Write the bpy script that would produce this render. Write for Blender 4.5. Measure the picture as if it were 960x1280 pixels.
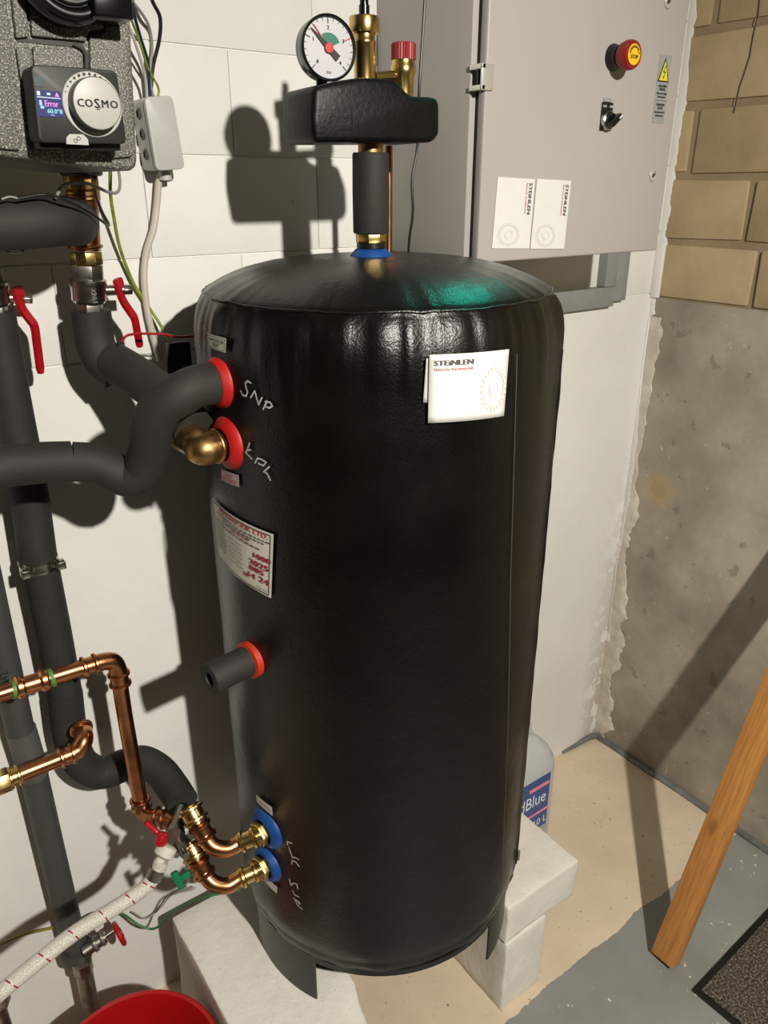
import bpy, bmesh, math, random
from mathutils import Vector, Matrix, noise
random.seed(7)
PI = math.pi
sc = bpy.context.scene
for o in list(bpy.data.objects): bpy.data.objects.remove(o)
COL = sc.collection

# ------------------------------------------------------------------ camera, world, light, exposure
FOC, YAW, PITCH, EYE = 961.0, math.radians(36), math.radians(23), 1.6
cd = bpy.data.cameras.new('camera'); cam = bpy.data.objects.new('camera', cd); COL.objects.link(cam)
cd.sensor_fit = 'VERTICAL'; cd.sensor_height = 36.0; cd.lens = FOC / 1280 * 36.0; cd.clip_start = 0.01
cam.location = (0, 0, EYE); cam.rotation_euler = (PI/2 - PITCH, 0, -YAW)
sc.camera = cam
w = bpy.data.worlds.new('world'); sc.world = w; w.use_nodes = True
w.node_tree.nodes['Background'].inputs[0].default_value = (1, .93, .84, 1)
w.node_tree.nodes['Background'].inputs[1].default_value = 0.05
ld = bpy.data.lights.new('ceiling_bulb', 'SPOT'); ld.spot_size = math.radians(122); ld.spot_blend = 1; ld.energy = 285; ld.color = (1, .955, .86); ld.shadow_soft_size = .03
lamp = bpy.data.objects.new('ceiling_bulb', ld); COL.objects.link(lamp); lamp.location = (.33, -1.0, 2.28)
lamp.rotation_euler = Vector((.57, 1.9, -2.0)).to_track_quat('-Z', 'Y').to_euler()      # spot beam added to this bulb, aimed low to brighten the tank's foot
sc.view_settings.view_transform = 'Standard'; sc.view_settings.look = 'None'
sc.view_settings.gamma = 1; sc.view_settings.use_curve_mapping = False
sc.view_settings.exposure = 0.0

# ------------------------------------------------------------------ measuring helpers (photo measurements -> places in the room)
_h = Vector((math.sin(YAW), math.cos(YAW), 0)); _r = Vector((math.cos(YAW), -math.sin(YAW), 0)); _z = Vector((0, 0, 1))
_f = _h*math.cos(PITCH) - _z*math.sin(PITCH); _u = _h*math.sin(PITCH) + _z*math.cos(PITCH); _c = Vector((0, 0, EYE))
def _ray(px, py): return _f + _r*((px-480)/FOC) - _u*((py-640)/FOC)
def at(px, py, y):
    d = _ray(px, py); return _c + d*(y/d.y)
def atx(px, py, x):
    d = _ray(px, py); return _c + d*(x/d.x)
def atz(px, py, z):
    d = _ray(px, py); return _c + d*((z-EYE)/d.z)
def atp(px, py, p0, n):
    d = _ray(px, py); return _c + d*((Vector(p0)-_c).dot(n)/d.dot(n))
def mpp(p): return (Vector(p)-_c).dot(_f)/FOC          # metres for one pixel at that place

# ------------------------------------------------------------------ materials
def new_mat(name):
    m = bpy.data.materials.new(name); m.use_nodes = True
    nt = m.node_tree; return m, nt, nt.nodes['Principled BSDF']
def link(nt, a, b): nt.links.new(a, b)
def coords(nt, scale=(1, 1, 1)):
    g = nt.nodes.new('ShaderNodeNewGeometry'); mp = nt.nodes.new('ShaderNodeMapping')
    mp.inputs['Scale'].default_value = scale; link(nt, g.outputs['Position'], mp.inputs['Vector']); return mp.outputs['Vector']
def tnoise(nt, vec, scale, detail=4, rough=.55):
    n = nt.nodes.new('ShaderNodeTexNoise'); n.inputs['Scale'].default_value = scale
    n.inputs['Detail'].default_value = detail; n.inputs['Roughness'].default_value = rough
    link(nt, vec, n.inputs['Vector']); return n.outputs['Fac']
def ramp(nt, fac, stops):
    r = nt.nodes.new('ShaderNodeValToRGB'); e = r.color_ramp.elements
    while len(e) < len(stops): e.new(.5)
    for i, (p, c) in enumerate(stops):
        e[i].position = p; e[i].color = (*c, 1) if len(c) == 3 else c
    link(nt, fac, r.inputs['Fac']); return r.outputs['Color']
def mixc(nt, fac, a, b):
    m = nt.nodes.new('ShaderNodeMix'); m.data_type = 'RGBA'
    for s, v in ((m.inputs[0], fac), (m.inputs[6], a), (m.inputs[7], b)):
        if hasattr(v, 'links'): link(nt, v, s)
        elif isinstance(v, (int, float)): s.default_value = v
        else: s.default_value = (*v, 1)
    return m.outputs[2]
def math_n(nt, op, a, b=None, clamp=False):
    m = nt.nodes.new('ShaderNodeMath'); m.operation = op; m.use_clamp = clamp
    for s, v in ((m.inputs[0], a), (m.inputs[1], b)):
        if v is None: continue
        if hasattr(v, 'links'): link(nt, v, s)
        else: s.default_value = v
    return m.outputs[0]
def bump(nt, b, h, strength, dist):
    n = nt.nodes.new('ShaderNodeBump'); n.inputs['Strength'].default_value = strength; n.inputs['Distance'].default_value = dist
    link(nt, h, n.inputs['Height']); link(nt, n.outputs['Normal'], b.inputs['Normal'])
def mat(name, col, rough=.6, metal=0, var=.12, vs=40, bs=0, bd=.001, bscale=200, spec=None, emit=None, es=0, scale=(1, 1, 1), coat=0):
    m, nt, b = new_mat(name); v = coords(nt, scale); n = tnoise(nt, v, vs)
    lo = tuple(c*(1-var) for c in col); hi = tuple(min(1, c*(1+var)) for c in col)
    link(nt, ramp(nt, n, [(.3, lo), (.7, hi)]), b.inputs['Base Color'])
    b.inputs['Roughness'].default_value = rough; b.inputs['Metallic'].default_value = metal
    if spec is not None: b.inputs['Specular IOR Level'].default_value = spec
    if coat: b.inputs['Coat Weight'].default_value = coat; b.inputs['Coat Roughness'].default_value = .2
    if emit: b.inputs['Emission Color'].default_value = (*emit, 1); b.inputs['Emission Strength'].default_value = es
    if bs: bump(nt, b, tnoise(nt, v, bscale, 3), bs, bd)
    return m

def wall_paint_mat():
    m, nt, b = new_mat('white_wall_paint'); v = coords(nt)
    n1 = tnoise(nt, v, 3.5, 6, .6); n2 = tnoise(nt, v, 28, 5, .6)
    base = ramp(nt, n1, [(.3, (.69, .675, .64)), (.7, (.76, .745, .71))])
    # dirt in the damp corner: brown where x is close to the corner and the noise allows it
    sx = nt.nodes.new('ShaderNodeSeparateXYZ'); link(nt, v, sx.inputs[0])
    cx = math_n(nt, 'MULTIPLY', math_n(nt, 'SUBTRACT', sx.outputs[0], 1.60), 9.0, True)
    cz = math_n(nt, 'SUBTRACT', 1.15, math_n(nt, 'MULTIPLY', sx.outputs[2], 1.1), True)
    dirt = math_n(nt, 'MULTIPLY', math_n(nt, 'MULTIPLY', cx, cz), math_n(nt, 'GREATER_THAN', n2, .47))
    dirt = math_n(nt, 'MULTIPLY', dirt, .9)
    c = mixc(nt, dirt, base, (.36, .29, .20))
    sp = tnoise(nt, v, 55, 2, .5)
    c = mixc(nt, math_n(nt, 'MULTIPLY', math_n(nt, 'GREATER_THAN', sp, .775), .7), c, (.2, .17, .14))
    link(nt, c, b.inputs['Base Color']); b.inputs['Roughness'].default_value = .75
    bump(nt, b, math_n(nt, 'ADD', n2, tnoise(nt, v, 9, 4)), .35, .004)
    return m
def concrete_mat():
    m, nt, b = new_mat('bare_concrete'); v = coords(nt)
    n1 = tnoise(nt, v, 3.2, 7, .62); n2 = tnoise(nt, v, 16, 6, .65); n3 = tnoise(nt, v, 60, 4)
    c = ramp(nt, n1, [(.32, (.22, .19, .145)), (.5, (.335, .29, .225)), (.66, (.45, .40, .32))])
    c = mixc(nt, math_n(nt, 'MULTIPLY', math_n(nt, 'GREATER_THAN', n2, .635), .45), c, (.12, .105, .085))
    c = mixc(nt, math_n(nt, 'MULTIPLY', math_n(nt, 'GREATER_THAN', n3, .70), .5), c, (.62, .6, .56))
    # rusty round mark left by a filled tie hole
    P = atx(822, 612, 1.695)
    d = nt.nodes.new('ShaderNodeVectorMath'); d.operation = 'DISTANCE'; link(nt, v, d.inputs[0]); d.inputs[1].default_value = P
    dd = math_n(nt, 'ADD', d.outputs['Value'], math_n(nt, 'MULTIPLY', math_n(nt, 'SUBTRACT', n1, .5), .05))
    halo = math_n(nt, 'MULTIPLY', math_n(nt, 'SUBTRACT', .060, dd, True), 26, True)
    c = mixc(nt, math_n(nt, 'MULTIPLY', halo, .75), c, (.40, .27, .12))
    ring = math_n(nt, 'MULTIPLY', math_n(nt, 'LESS_THAN', dd, .024), .45)
    c = mixc(nt, ring, c, (.30, .23, .14))
    link(nt, c, b.inputs['Base Color']); b.inputs['Roughness'].default_value = .8
    bump(nt, b, n2, .4, .004); return m
def floor_mat():
    m, nt, b = new_mat('pale_floor_paint'); v = coords(nt)
    n1 = tnoise(nt, v, 4, 6, .6); n2 = tnoise(nt, v, 34, 5, .6); n3 = tnoise(nt, v, 75, 2)
    c = ramp(nt, n1, [(.3, (.60, .49, .365)), (.7, (.73, .61, .46))])
    c = mixc(nt, math_n(nt, 'MULTIPLY', math_n(nt, 'GREATER_THAN', n3, .715), .8), c, (.13, .10, .08))
    c = mixc(nt, math_n(nt, 'MULTIPLY', math_n(nt, 'GREATER_THAN', n2, .64), .18), c, (.36, .29, .22))
    link(nt, c, b.inputs['Base Color']); b.inputs['Roughness'].default_value = .55
    bump(nt, b, n2, .2, .003); return m
def grey_paint_mat():
    m, nt, b = new_mat('grey_floor_paint'); v = coords(nt)
    n1 = tnoise(nt, v, 6, 5, .6); n2 = tnoise(nt, v, 70, 3, .6); n3 = tnoise(nt, v, 7, 2)
    c = ramp(nt, n1, [(.3, (.225, .22, .205)), (.7, (.285, .28, .265))])
    sp = math_n(nt, 'MULTIPLY', math_n(nt, 'GREATER_THAN', n2, .66), math_n(nt, 'GREATER_THAN', n3, .56))
    c = mixc(nt, math_n(nt, 'MULTIPLY', sp, .8), c, (.7, .68, .64))
    link(nt, c, b.inputs['Base Color']); b.inputs['Roughness'].default_value = .45; return m
def brick_mat(name, a, bcol):
    m, nt, b = new_mat(name); v = coords(nt)
    n1 = tnoise(nt, v, 8, 5, .6); n2 = tnoise(nt, v, 80, 4, .6)
    oi = nt.nodes.new('ShaderNodeObjectInfo')
    f = math_n(nt, 'ADD', math_n(nt, 'MULTIPLY', n1, .8), math_n(nt, 'MULTIPLY', oi.outputs['Random'], .2))
    c = ramp(nt, f, [(.3, a), (.75, bcol)])
    link(nt, c, b.inputs['Base Color']); b.inputs['Roughness'].default_value = .85
    bump(nt, b, n2, .35, .003); return m
def epp_mat():
    m, nt, b = new_mat('speckled_grey_foam'); v = coords(nt)
    n = tnoise(nt, v, 620, 2, .6)
    link(nt, ramp(nt, n, [(.40, (.070, .065, .058)), (.54, (.14, .131, .118)), (.67, (.50, .475, .43))]), b.inputs['Base Color'])
    b.inputs['Roughness'].default_value = .45; bump(nt, b, n, .5, .002); return m
def vinyl_mat():
    m, nt, b = new_mat('black_vinyl'); v = coords(nt)
    n = tnoise(nt, v, 330, 3, .6); n2 = tnoise(nt, v, 9, 4, .55)
    b.inputs['Base Color'].default_value = (.0065, .0055, .0045, 1)
    link(nt, ramp(nt, n2, [(.3, (.0018, .0013, .0010)), (.7, (.0034, .0025, .0019))]), b.inputs['Base Color'])
    link(nt, ramp(nt, n2, [(.3, (.24,)*3), (.7, (.36,)*3)]), b.inputs['Roughness'])
    b.inputs['Specular IOR Level'].default_value = .42
    bump(nt, b, math_n(nt, 'ADD', n, math_n(nt, 'MULTIPLY', n2, 5)), .22, .003); return m
def wood_mat():
    m, nt, b = new_mat('pine_batten'); tc = nt.nodes.new('ShaderNodeTexCoord')
    mp = nt.nodes.new('ShaderNodeMapping'); mp.inputs['Scale'].default_value = (9, 9, .55); link(nt, tc.outputs['Object'], mp.inputs['Vector'])
    n = tnoise(nt, mp.outputs['Vector'], 18, 5, .65)
    c = ramp(nt, n, [(.3, (.40, .155, .036)), (.5, (.52, .22, .056)), (.7, (.61, .285, .08))])
    mp2 = nt.nodes.new('ShaderNodeMapping'); mp2.inputs['Scale'].default_value = (1, 1, .45); link(nt, tc.outputs['Object'], mp2.inputs['Vector'])
    d = nt.nodes.new('ShaderNodeVectorMath'); d.operation = 'DISTANCE'; link(nt, mp2.outputs['Vector'], d.inputs[0]); d.inputs[1].default_value = (-.018, .006, .33*.45)
    k = math_n(nt, 'MULTIPLY', math_n(nt, 'SUBTRACT', .012, d.outputs['Value'], True), 120, True)
    c = mixc(nt, math_n(nt, 'MULTIPLY', k, .7), c, (.24, .09, .02))
    link(nt, c, b.inputs['Base Color']); b.inputs['Roughness'].default_value = .5; bump(nt, b, n, .3, .002); return m
def screen_mat():
    m, nt, b = new_mat('lit_blue_screen'); v = coords(nt); n = tnoise(nt, v, 30)
    b.inputs['Base Color'].default_value = (.01, .01, .03, 1); b.inputs['Roughness'].default_value = .2
    link(nt, ramp(nt, n, [(.3, (.06, .07, .28)), (.7, (.10, .10, .36))]), b.inputs['Emission Color']); b.inputs['Emission Strength'].default_value = .5; return m
def stone_mat():
    m, nt, b = new_mat('white_aerated_block'); v = coords(nt); n1 = tnoise(nt, v, 12, 5, .6); n2 = tnoise(nt, v, 60, 5, .65)
    c = ramp(nt, n1, [(.3, (.66, .62, .55)), (.7, (.77, .735, .67))])
    c = mixc(nt, math_n(nt, 'MULTIPLY', math_n(nt, 'GREATER_THAN', n2, .66), .4), c, (.42, .38, .32))
    link(nt, c, b.inputs['Base Color']); b.inputs['Roughness'].default_value = .9; bump(nt, b, n2, .45, .004); return m
def jug_mat():
    m, nt, b = new_mat('milky_plastic'); v = coords(nt); n = tnoise(nt, v, 14)
    link(nt, ramp(nt, n, [(.3, (.66, .67, .68)), (.7, (.74, .75, .76))]), b.inputs['Base Color'])
    b.inputs['Roughness'].default_value = .35; b.inputs['Transmission Weight'].default_value = .35
    b.inputs['Subsurface Weight'].default_value = .3; b.inputs['Subsurface Radius'].default_value = (.03, .03, .03); return m
def hose_mat():
    m, nt, b = new_mat('clear_braided_hose'); v = coords(nt)
    w1 = nt.nodes.new('ShaderNodeTexVoronoi'); w1.inputs['Scale'].default_value = 520; link(nt, v, w1.inputs['Vector'])
    link(nt, ramp(nt, w1.outputs['Distance'], [(.1, (.72, .69, .62)), (.6, (.50, .47, .41))]), b.inputs['Base Color'])
    b.inputs['Roughness'].default_value = .3; bump(nt, b, w1.outputs['Distance'], .4, .002); return m
def mat_mat():
    m, nt, b = new_mat('speckled_doormat'); v = coords(nt); n = tnoise(nt, v, 190, 3, .7)
    link(nt, ramp(nt, n, [(.38, (.025, .018, .014)), (.52, (.10, .075, .06)), (.68, (.34, .29, .25))]), b.inputs['Base Color'])
    b.inputs['Roughness'].default_value = .95; bump(nt, b, n, .9, .006); return m

M_wall, M_conc, M_floor, M_gpaint = wall_paint_mat(), concrete_mat(), floor_mat(), grey_paint_mat()
M_brick = brick_mat('sandlime_brick', (.35, .26, .15), (.50, .38, .225)); M_mortar = brick_mat('brown_mortar', (.25, .185, .11), (.36, .275, .165))
M_epp, M_vinyl, M_wood, M_screen, M_stone, M_jug, M_hose, M_mat = epp_mat(), vinyl_mat(), wood_mat(), screen_mat(), stone_mat(), jug_mat(), hose_mat(), mat_mat()
M_plaster = mat('grey_plaster_smear', (.56, .51, .43), .85, var=.18, vs=22, bs=.5, bd=.005, bscale=50)
M_ceil = mat('grey_cellar_plaster', (.27, .24, .20), .9, var=.05, vs=5)
M_seal = mat('dark_sealant', (.14, .145, .14), .55, var=.35, vs=30)
M_foam = mat('dark_pipe_foam', (.0195, .0175, .0150), .72, var=.15, vs=25, bs=.25, bscale=420)
M_foam_in = mat('foam_core_black', (.008, .008, .008), .8)
M_greyp = mat('grey_plastic_pipe', (.050, .048, .046), .55, var=.1, vs=20)
M_greyp2 = mat('light_grey_plastic_band', (.080, .077, .073), .5, var=.1, vs=20)
M_copper = mat('copper', (.52, .225, .10), .28, 1, var=.22, vs=30)
M_copper_d = mat('tarnished_copper', (.36, .155, .075), .33, 1, var=.3, vs=45)
M_brass = mat('brass', (.62, .44, .17), .26, 1, var=.18, vs=40)
M_brass_d = mat('rough_brass', (.42, .26, .10), .40, 1, var=.4, vs=90, bs=.4, bscale=150)
M_chrome = mat('nickel_plate', (.55, .52, .47), .24, 1, var=.15, vs=60)
M_bright = mat('bright_die_cast', (.82, .80, .75), .35, .7, var=.08)
M_steel = mat('worn_steel', (.30, .275, .25), .38, 1, var=.3, vs=60)
M_red = mat('red_lever_paint', (.36, .004, .010), .38, var=.15)
M_redc = mat('red_rubber_collar', (.40, .006, .003), .55, var=.12)
M_redcap = mat('red_ribbed_cap', (.24, .008, .009), .45, var=.1)
M_orange = mat('orange_red_collar', (.46, .030, .004), .55, var=.12)
M_blue = mat('blue_rubber_collar', (.004, .055, .235), .5, var=.15)
M_bucket = mat('red_plastic', (.36, .004, .005), .38, var=.08, vs=10)
M_cab = mat('light_grey_enamel', (.415, .385, .365), .42, var=.03, vs=4, bs=.05, bscale=300)
M_cabside = M_cab
M_gap = mat('dark_rubber_gap', (.05, .045, .04), .7)
M_frame = mat('grey_steel_rail', (.25, .25, .245), .5, var=.08)
M_bbox = mat('grey_junction_plastic', (.46, .455, .43), .45, var=.04)
M_black = mat('black_plastic', (.0055, .0055, .005), .38, var=.2)
M_blackg = mat('glossy_black_plastic', (.004, .004, .004), .22, var=.2)
M_shell = mat('black_foam_shell', (.0022, .0024, .0020), .45, var=.5, vs=60, bs=.35, bd=.0015, bscale=170, spec=.32)
M_ctrl = mat('anthracite_plastic', (.017, .016, .0145), .5, var=.15)
M_knob = mat('pale_grey_plastic', (.42, .405, .375), .45, var=.04)
M_knobside = mat('grey_knob_rim', (.055, .052, .047), .4, var=.06)
M_white = mat('white_paper', (.70, .685, .66), .6, var=.02)
M_label = mat('cream_sticker', (.66, .62, .54), .5, var=.06)
M_pinkl = mat('pale_sticker', (.52, .46, .44), .5, var=.06)
M_silver = mat('silver_sticker', (.30, .30, .295), .4, var=.04)
M_yellow = mat('yellow_sign', (.72, .62, .04), .5, var=.04)
M_yellow2 = mat('amber_button_print', (.85, .50, .015), .4, var=.04)
M_ink = mat('black_ink', (.015, .015, .015), .6)
M_inkgrey = mat('grey_ink', (.09, .085, .08), .6)
M_inkred = mat('red_ink', (.50, .04, .035), .6)
M_inkdred = mat('dark_red_marker', (.30, .008, .02), .6)
M_crack = mat('dark_brown_crack', (.06, .042, .025), .9)
M_water = mat('faint_print', (.62, .605, .585), .6, var=.02)
M_chalk = mat('white_crayon', (.42, .41, .40), .8, var=.25, vs=150)
M_dial = mat('gauge_dial', (.50, .485, .51), .4, var=.02)
M_green = mat('green_sector', (.006, .14, .085), .5)
M_greenh = mat('green_handle', (.004, .15, .065), .4, var=.1)
M_greenmark = mat('green_marker_ring', (.07, .20, .035), .5, var=.4, vs=120)
M_teal = mat('teal_film', (.003, .035, .042), .3)
M_tealamp = mat('teal_indicator', (.01, .2, .18), .3, emit=(.0, 1, .72), es=12)
M_wireg = mat('grey_cable', (.27, .26, .24), .5); M_wirew = mat('white_cable', (.50, .46, .39), .5, var=.05)
M_wireyg = mat('green_yellow_wire', (.22, .27, .025), .45, var=.45, vs=70); M_wiregr = mat('green_wire', (.035, .17, .045), .45, var=.3)
M_wireb = mat('black_cable', (.010, .010, .010), .4); M_wireblue = mat('blue_wire', (.006, .016, .045), .4); M_wirered = mat('red_wire', (.30, .01, .015), .45)
M_wiregold = mat('yellow_wire', (.30, .24, .03), .45, var=.3)
M_nutw = mat('white_plastic_nut', (.58, .56, .47), .5, var=.05)
M_jugblue = mat('blue_label', (.035, .075, .25), .4, var=.1); M_jugblue2 = mat('light_blue_label', (.06, .15, .36), .4, var=.1)
M_pink = mat('pink_print', (.75, .25, .35), .5); M_offw = mat('white_print', (.80, .80, .82), .5)
M_icon = mat('screen_white', (.1, .1, .12), .3, emit=(.75, .85, 1), es=.9)
M_iconp = mat('screen_magenta', (.1, .02, .1), .3, emit=(.95, .35, .9), es=.9)
M_iconc = mat('screen_cyan', (.02, .1, .1), .3, emit=(.4, .85, 1), es=.8)

# ------------------------------------------------------------------ mesh helpers
def V(*a): return Vector(a)
def frame(p, z, x=None):
    z = Vector(z).normalized()
    if x is None: x = V(1, 0, 0) if abs(z.x) < .9 else V(0, 1, 0)
    x = Vector(x); x = (x - z*x.dot(z)).normalized(); y = z.cross(x)
    M = Matrix((x, y, z)).transposed().to_4x4(); M.translation = Vector(p); return M
def add(bm, verts, faces, M=None):
    vs = [bm.verts.new(M @ Vector(v) if M else v) for v in verts]
    for f in faces:
        try: bm.faces.new([vs[i] for i in f])
        except ValueError: pass
    return vs
def merge(bm, tmp, M=None):
    if M: tmp.transform(M)
    me = bpy.data.meshes.new('tmp'); tmp.to_mesh(me); bm.from_mesh(me); bpy.data.meshes.remove(me); tmp.free()
def box(bm, lo, hi, bev=0, seg=2, M=None):
    t = bmesh.new(); bmesh.ops.create_cube(t, size=1)
    for v in t.verts: v.co = V(*[(lo[i]+hi[i])/2 + v.co[i]*(hi[i]-lo[i]) for i in range(3)])
    if bev: bmesh.ops.bevel(t, geom=list(t.edges), offset=bev, segments=seg, profile=.5, affect='EDGES')
    merge(bm, t, M)
def prism(bm, poly, d, M=None, bev=0, seg=2):
    """poly in local xy, extruded from z=0 to z=d"""
    t = bmesh.new(); n = len(poly)
    a = [t.verts.new((p[0], p[1], 0)) for p in poly]; b = [t.verts.new((p[0], p[1], d)) for p in poly]
    t.faces.new(a[::-1]); t.faces.new(b)
    for i in range(n): t.faces.new((a[i], a[(i+1) % n], b[(i+1) % n], b[i]))
    bmesh.ops.recalc_face_normals(t, faces=list(t.faces))
    if bev: bmesh.ops.bevel(t, geom=list(t.edges), offset=bev, segments=seg, profile=.5, affect='EDGES')
    merge(bm, t, M)
def extr(bm, pts, off, bev=0, seg=2):
    """world polygon extruded by the vector off"""
    t = bmesh.new(); off = Vector(off); n = len(pts)
    a = [t.verts.new(p) for p in pts]; b = [t.verts.new(Vector(p)+off) for p in pts]
    t.faces.new(a[::-1]); t.faces.new(b)
    for i in range(n): t.faces.new((a[i], a[(i+1) % n], b[(i+1) % n], b[i]))
    bmesh.ops.recalc_face_normals(t, faces=list(t.faces))
    if bev: bmesh.ops.bevel(t, geom=list(t.edges), offset=bev, segments=seg, profile=.5, affect='EDGES')
    merge(bm, t)
def lathe(bm, prof, M=None, n=32, closed=True):
    vs, fs = [], []
    for r, z in prof:
        for k in range(n): vs.append((max(r, 1e-5)*math.cos(2*PI*k/n), max(r, 1e-5)*math.sin(2*PI*k/n), z))
    for i in range(len(prof)-1):
        for k in range(n): fs.append((i*n+k, i*n+(k+1) % n, (i+1)*n+(k+1) % n, (i+1)*n+k))
    if closed: fs.append(tuple(range(n))[::-1]); fs.append(tuple(range((len(prof)-1)*n, len(prof)*n)))
    t = bmesh.new(); add(t, vs, fs); bmesh.ops.recalc_face_normals(t, faces=list(t.faces)); merge(bm, t, M)
def cyl(bm, p, d, r, l, n=28, ch=.0):
    prof = [(r-ch, 0), (r, ch), (r, l-ch), (r-ch, l)] if ch else [(r, 0), (r, l)]
    lathe(bm, prof, frame(p, d), n)
def hexn(bm, p, d, r, l, n=6, bev=.0008, rot=0):
    prism(bm, [(r*math.cos(2*PI*k/n+rot), r*math.sin(2*PI*k/n+rot)) for k in range(n)], l, frame(p, d), bev)
def ring(bm, p, d, r, rt, n=28, m=10):
    M = frame(p, d); vs, fs = [], []
    for i in range(n):
        a = 2*PI*i/n
        for j in range(m):
            b = 2*PI*j/m; q = r + rt*math.cos(b); vs.append((q*math.cos(a), q*math.sin(a), rt*math.sin(b)))
    for i in range(n):
        for j in range(m): fs.append((i*m+j, ((i+1) % n)*m+j, ((i+1) % n)*m+(j+1) % m, i*m+(j+1) % m))
    add(bm, vs, fs, M)
def spline(pts, k=8):
    P = [Vector(p) for p in pts]; P = [P[0]*2-P[1]] + P + [P[-1]*2-P[-2]]; out = []
    for i in range(1, len(P)-2):
        a, b, c, d = P[i-1:i+3]
        for s in range(k):
            t = s/k; out.append(.5*((2*b)+(c-a)*t+(2*a-5*b+4*c-d)*t*t+(3*b-a-3*c+d)*t**3))
    out.append(P[-2]); return out
def tube(bm, pts, r, n=20, k=8, caps=True, smooth=True):
    P = spline(pts, k) if smooth else [Vector(p) for p in pts]; m = len(P)
    T = [(P[min(i+1, m-1)]-P[max(i-1, 0)]).normalized() for i in range(m)]
    x = V(0, 0, 1) if abs(T[0].z) < .9 else V(0, 1, 0); x = (x-T[0]*x.dot(T[0])).normalized(); rows = []
    for i in range(m):
        x = (x-T[i]*x.dot(T[i])).normalized(); y = T[i].cross(x)
        rr = r(i/(m-1)) if callable(r) else r
        rows.append([bm.verts.new(P[i]+(x*math.cos(2*PI*j/n)+y*math.sin(2*PI*j/n))*rr) for j in range(n)])
    for i in range(m-1):
        for j in range(n): bm.faces.new((rows[i][j], rows[i][(j+1) % n], rows[i+1][(j+1) % n], rows[i+1][j]))
    if caps: bm.faces.new(rows[0][::-1]); bm.faces.new(rows[-1])
    return P
def obj(name, bm, m, parent=None, label=None, cat=None, group=None, kind=None, angle=35, fix=True):
    if fix: bmesh.ops.recalc_face_normals(bm, faces=list(bm.faces))
    me = bpy.data.meshes.new(name); bm.to_mesh(me); bm.free()
    me.polygons.foreach_set('use_smooth', [True]*len(me.polygons)); me.set_sharp_from_angle(angle=math.radians(angle))
    me.materials.append(m); o = bpy.data.objects.new(name, me); COL.objects.link(o)
    if parent is not None:
        o.parent = parent
        if parent.type == 'EMPTY': o.location = -parent.location
    tag(o, label, cat, group, kind); return o
def tag(o, label=None, cat=None, group=None, kind=None):
    if label: o['label'] = label
    if cat: o['category'] = cat
    if group: o['group'] = group
    if kind: o['kind'] = kind
def thing(name, label, cat, loc, group=None):
    o = bpy.data.objects.new(name, None); COL.objects.link(o); o.location = Vector(loc); o.empty_display_size = .05
    tag(o, label, cat, group); return o
B = bmesh.new
_tc = {}
def textmesh(s):
    """flat letters of height about 1, centred; returns verts, faces"""
    if s in _tc: return _tc[s]
    cu = bpy.data.curves.new('t', 'FONT'); cu.body = s; cu.align_x = 'CENTER'; cu.align_y = 'CENTER'; cu.size = 1; cu.resolution_u = 2
    o = bpy.data.objects.new('t', cu); COL.objects.link(o)
    me = o.to_mesh(); vs = [tuple(v.co) for v in me.vertices]; fs = [tuple(p.vertices) for p in me.polygons]
    o.to_mesh_clear(); bpy.data.objects.remove(o); bpy.data.curves.remove(cu); _tc[s] = (vs, fs); return vs, fs
def text(bm, s, fn, cx, cy, h, wmax=None, rot=0, bold=0):
    vs, fs = textmesh(s); wd = max(v[0] for v in vs)-min(v[0] for v in vs); sx = h
    if wmax: sx = wmax/max(wd, 1e-4)
    ca, sa = math.cos(rot), math.sin(rot)
    for dx in ((-bold, bold) if bold else (0,)):
        add(bm, [fn(cx+(v[0]*sx+dx)*ca-v[1]*h*sa, cy+(v[0]*sx+dx)*sa+v[1]*h*ca) for v in vs], fs)
def strip(bm, pts, wd, fn):
    """a flat pen stroke through 2-d points, laid on a surface by fn"""
    for a, b in zip(pts, pts[1:]):
        d = V(b[0]-a[0], b[1]-a[1]); L = d.length
        if L < 1e-6: continue
        n = V(-d.y, d.x)/L*wd/2; e = d/L*wd*.3; k = max(1, int(L/.006)); rows = []
        for i in range(k+1):
            q = V(*a)-e+(d+2*e)*(i/k); rows.append((bm.verts.new(fn(q.x+n.x, q.y+n.y)), bm.verts.new(fn(q.x-n.x, q.y-n.y))))
        for i in range(k): bm.faces.new((rows[i][0], rows[i+1][0], rows[i+1][1], rows[i][1]))
def plane_fn(p, ux, uy, off=0):
    p = Vector(p); ux = Vector(ux).normalized(); uy = Vector(uy).normalized(); n = ux.cross(uy)
    return lambda x, y: p+ux*x+uy*y+n*off

# ------------------------------------------------------------------ the room
XR, YB, ZB0 = 1.695, 1.2, 1.345
bm = B(); box(bm, (-2.2, -2.6, -.1), (XR+.12, YB+.12, 0)); floor = obj('floor', bm, M_floor, kind='structure')
tag(floor, 'pale beige painted cellar floor')
bm = B(); box(bm, (-2.2, -2.6, 2.46), (XR+.12, YB+.12, 2.56)); obj('ceiling', bm, M_ceil, kind='structure')
bm = B(); box(bm, (-2.3, -2.6, 0), (-2.2, YB+.12, 2.46)); obj('wall_left', bm, M_ceil, kind='structure')
bm = B(); box(bm, (-2.2, -2.7, 0), (XR+.12, -2.6, 2.46)); obj('wall_front', bm, M_ceil, kind='structure')
bm = B(); box(bm, (-2.2, YB+.003, 0), (XR+.12, YB+.12, 2.46))
# smooth plastered lower part stands proud to the face of the blocks above
box(bm, (-2.2, YB, 0), (XR+.004, YB+.02, 1.352))
wall_back = obj('wall_back', bm, M_wall, kind='structure')
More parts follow.
